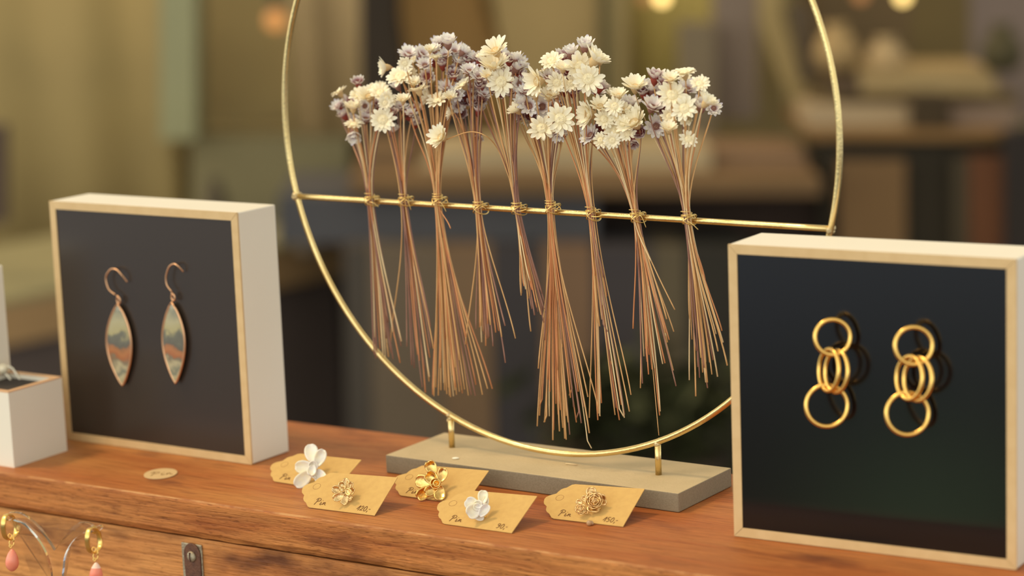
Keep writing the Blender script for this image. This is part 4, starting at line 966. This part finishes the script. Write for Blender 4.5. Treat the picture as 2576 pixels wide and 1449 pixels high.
# ------------------------------------------------------------------ ACRYLIC EARRING STAND
qa = lambda X, Y: (X / 4.441, 1260 + Y / 4.441)
AP = Vector((-.235, 1.185, 0)); AN = Vector((-.22, -1, 0)).normalized()
def onA(X, Y, off=0.): return onP(*qa(X, Y), AP + AN * off, AN)
M_ac = mat('clear_acrylic', (1.0, 1.0, .98), .05, 0, .5, Transmission_Weight=1.0, IOR=1.30)
up_l = [(600, 552), (520, 430), (440, 320), (340, 220), (250, 155), (180, 138), (110, 135), (60, 165), (45, 200)]
lo_l = [(80, 225), (120, 215), (180, 232), (260, 265), (350, 350), (430, 450), (490, 550), (530, 650), (560, 760), (572, 880), (575, 1500)]
lo_r = [(690, 1500), (690, 900), (700, 760), (712, 640), (745, 550), (800, 460), (860, 400), (930, 360), (1000, 348), (1060, 372), (1100, 345)]
up_r = [(1130, 310), (1110, 280), (1050, 300), (990, 262), (920, 248), (860, 258), (790, 300), (720, 380), (660, 470), (618, 545)]
ol = catmull([onA(*p) for p in up_l], 3) + catmull([onA(*p) for p in lo_l], 3) + catmull([onA(*p) for p in lo_r], 3) + catmull([onA(*p) for p in up_r], 3)
foot_z = -.16
ast = thing('earring_stand', Vector((onA(630, 1500).x, onA(630, 1500).y, foot_z)), 'clear acrylic Y-shaped earring stand in front of the trunk', 'earring stand')
bm = bmesh.new(); prism(bm, ol, -AN * .003)
bmesh.ops.triangulate(bm, faces=[f for f in bm.faces if len(f.verts) > 4])
put('forked_arm', bm, M_ac, ast, bevel=.0007, seg=3)
lo1, lo2 = onA(575, 1500), onA(690, 1500); bm = bmesh.new()
hexa(bm, Vector((lo1.x, lo1.y, foot_z + .005)), Vector((lo2.x - lo1.x, lo2.y - lo1.y, 0)), -AN * .004, Z * (lo1.z - foot_z - .005)); put('stem', bm, M_ac, ast)
bm = bmesh.new(); c = Vector(((lo1.x + lo2.x) / 2, (lo1.y + lo2.y) / 2, foot_z)); tube(bm, [c, c + Z * .005], .024, 40); put('foot', bm, M_ac, ast)

M_coral = noisy('coral', (.86, .22, .13, 1), (.90, .30, .20, 1), 120, .22, 0, detail=1)
M_coralw = mat('coral_tip', (.90, .62, .50), .3)
def coral_earring(dx, dy, label, white):
    """built from measurements of the left one; dx, dy shift it to its place"""
    f = lambda X, Y, o=0.: onA(X + dx, Y + dy, o)
    root = thing('coral_earring', f(110, 150, .001), label, 'earring', 'coral drop earrings on the acrylic stand')
    k = pxs(AP) / 4.441
    # flat-band hoop seen obliquely, its loop passing over the arm
    path = [(60, 165, .002), (38, 240, .005), (38, 330, .005), (62, 405, .004), (105, 432, .001), (150, 400, -.003), (180, 350, -.006), (176, 280, -.007), (158, 200, -.0062), (120, 152, -.003)]
    bm = bmesh.new(); c = catmull([f(X, Y, o) for X, Y, o in path], 6, closed=True); nn = len(c); rings = []
    ctr = sum(c, Vector()) / nn
    hoopn = Vector((0, 0, 0))
    for i in range(nn): hoopn += (c[i] - ctr).cross(c[(i + 1) % nn] - ctr)
    hoopn.normalize()
    for i in range(nn):
        t = (c[(i + 1) % nn] - c[i - 1]).normalized(); o = t.cross(hoopn).normalized()
        a_w, b_w = .00135, .00045
        rings.append([bm.verts.new(c[i] + hoopn * sx * a_w + o * sy * b_w) for sx, sy in ((-1, -.6), (-.6, -1), (.6, -1), (1, -.6), (1, .6), (.6, 1), (-.6, 1), (-1, .6))])
    for i in range(nn):
        for j in range(8): bm.faces.new((rings[i][j], rings[i][(j + 1) % 8], rings[(i + 1) % nn][(j + 1) % 8], rings[(i + 1) % nn][j]))
    put('hoop', bm, M_gold, root, smooth=True)
    bm = bmesh.new()
    for X, Y, r in ((112, 395, 20), (150, 430, 22), (130, 470, 26), (118, 505, 14)):
        cc_ = f(X, Y); a1_ = RT if Y != 430 else (RT * .4 - FW * .9)
        tube(bm, [cc_ + (a1_ * cos(q) + UP * sin(q) * 1.3) * r * k for q in [2 * pi * i / 18 for i in range(18)]], 6 * k, 8, closed=True)
    put('links', bm, M_gold, root)
    bm = bmesh.new(); cx_ = 136; prof_ = [(536, 4), (545, 18), (565, 34), (600, 54), (640, 68), (680, 75), (715, 74), (745, 63), (770, 42), (785, 20), (790, 3)]
    n = 24; rg_ = []
    for Y, r in prof_:
        q0 = f(cx_, Y); rg_.append([bm.verts.new(q0 + (RT * cos(2 * pi * j / n) - FW * sin(2 * pi * j / n)) * r * k) for j in range(n)])
    for i in range(len(rg_) - 1):
        for j in range(n):
            fc_ = bm.faces.new((rg_[i][j], rg_[i][(j + 1) % n], rg_[i + 1][(j + 1) % n], rg_[i + 1][j])); fc_.material_index = 1 if (white and i < 3) else 0
    bm.faces.new(rg_[0]); bm.faces.new(rg_[-1][::-1])
    put('coral_drop', bm, [M_coral, M_coralw], root, smooth=True)
coral_earring(0, 0, 'gold hoop with a plain coral drop, left end of the acrylic stand', False)
coral_earring(938, 150, 'gold hoop with a white-tipped coral drop, right end of the acrylic stand', True)
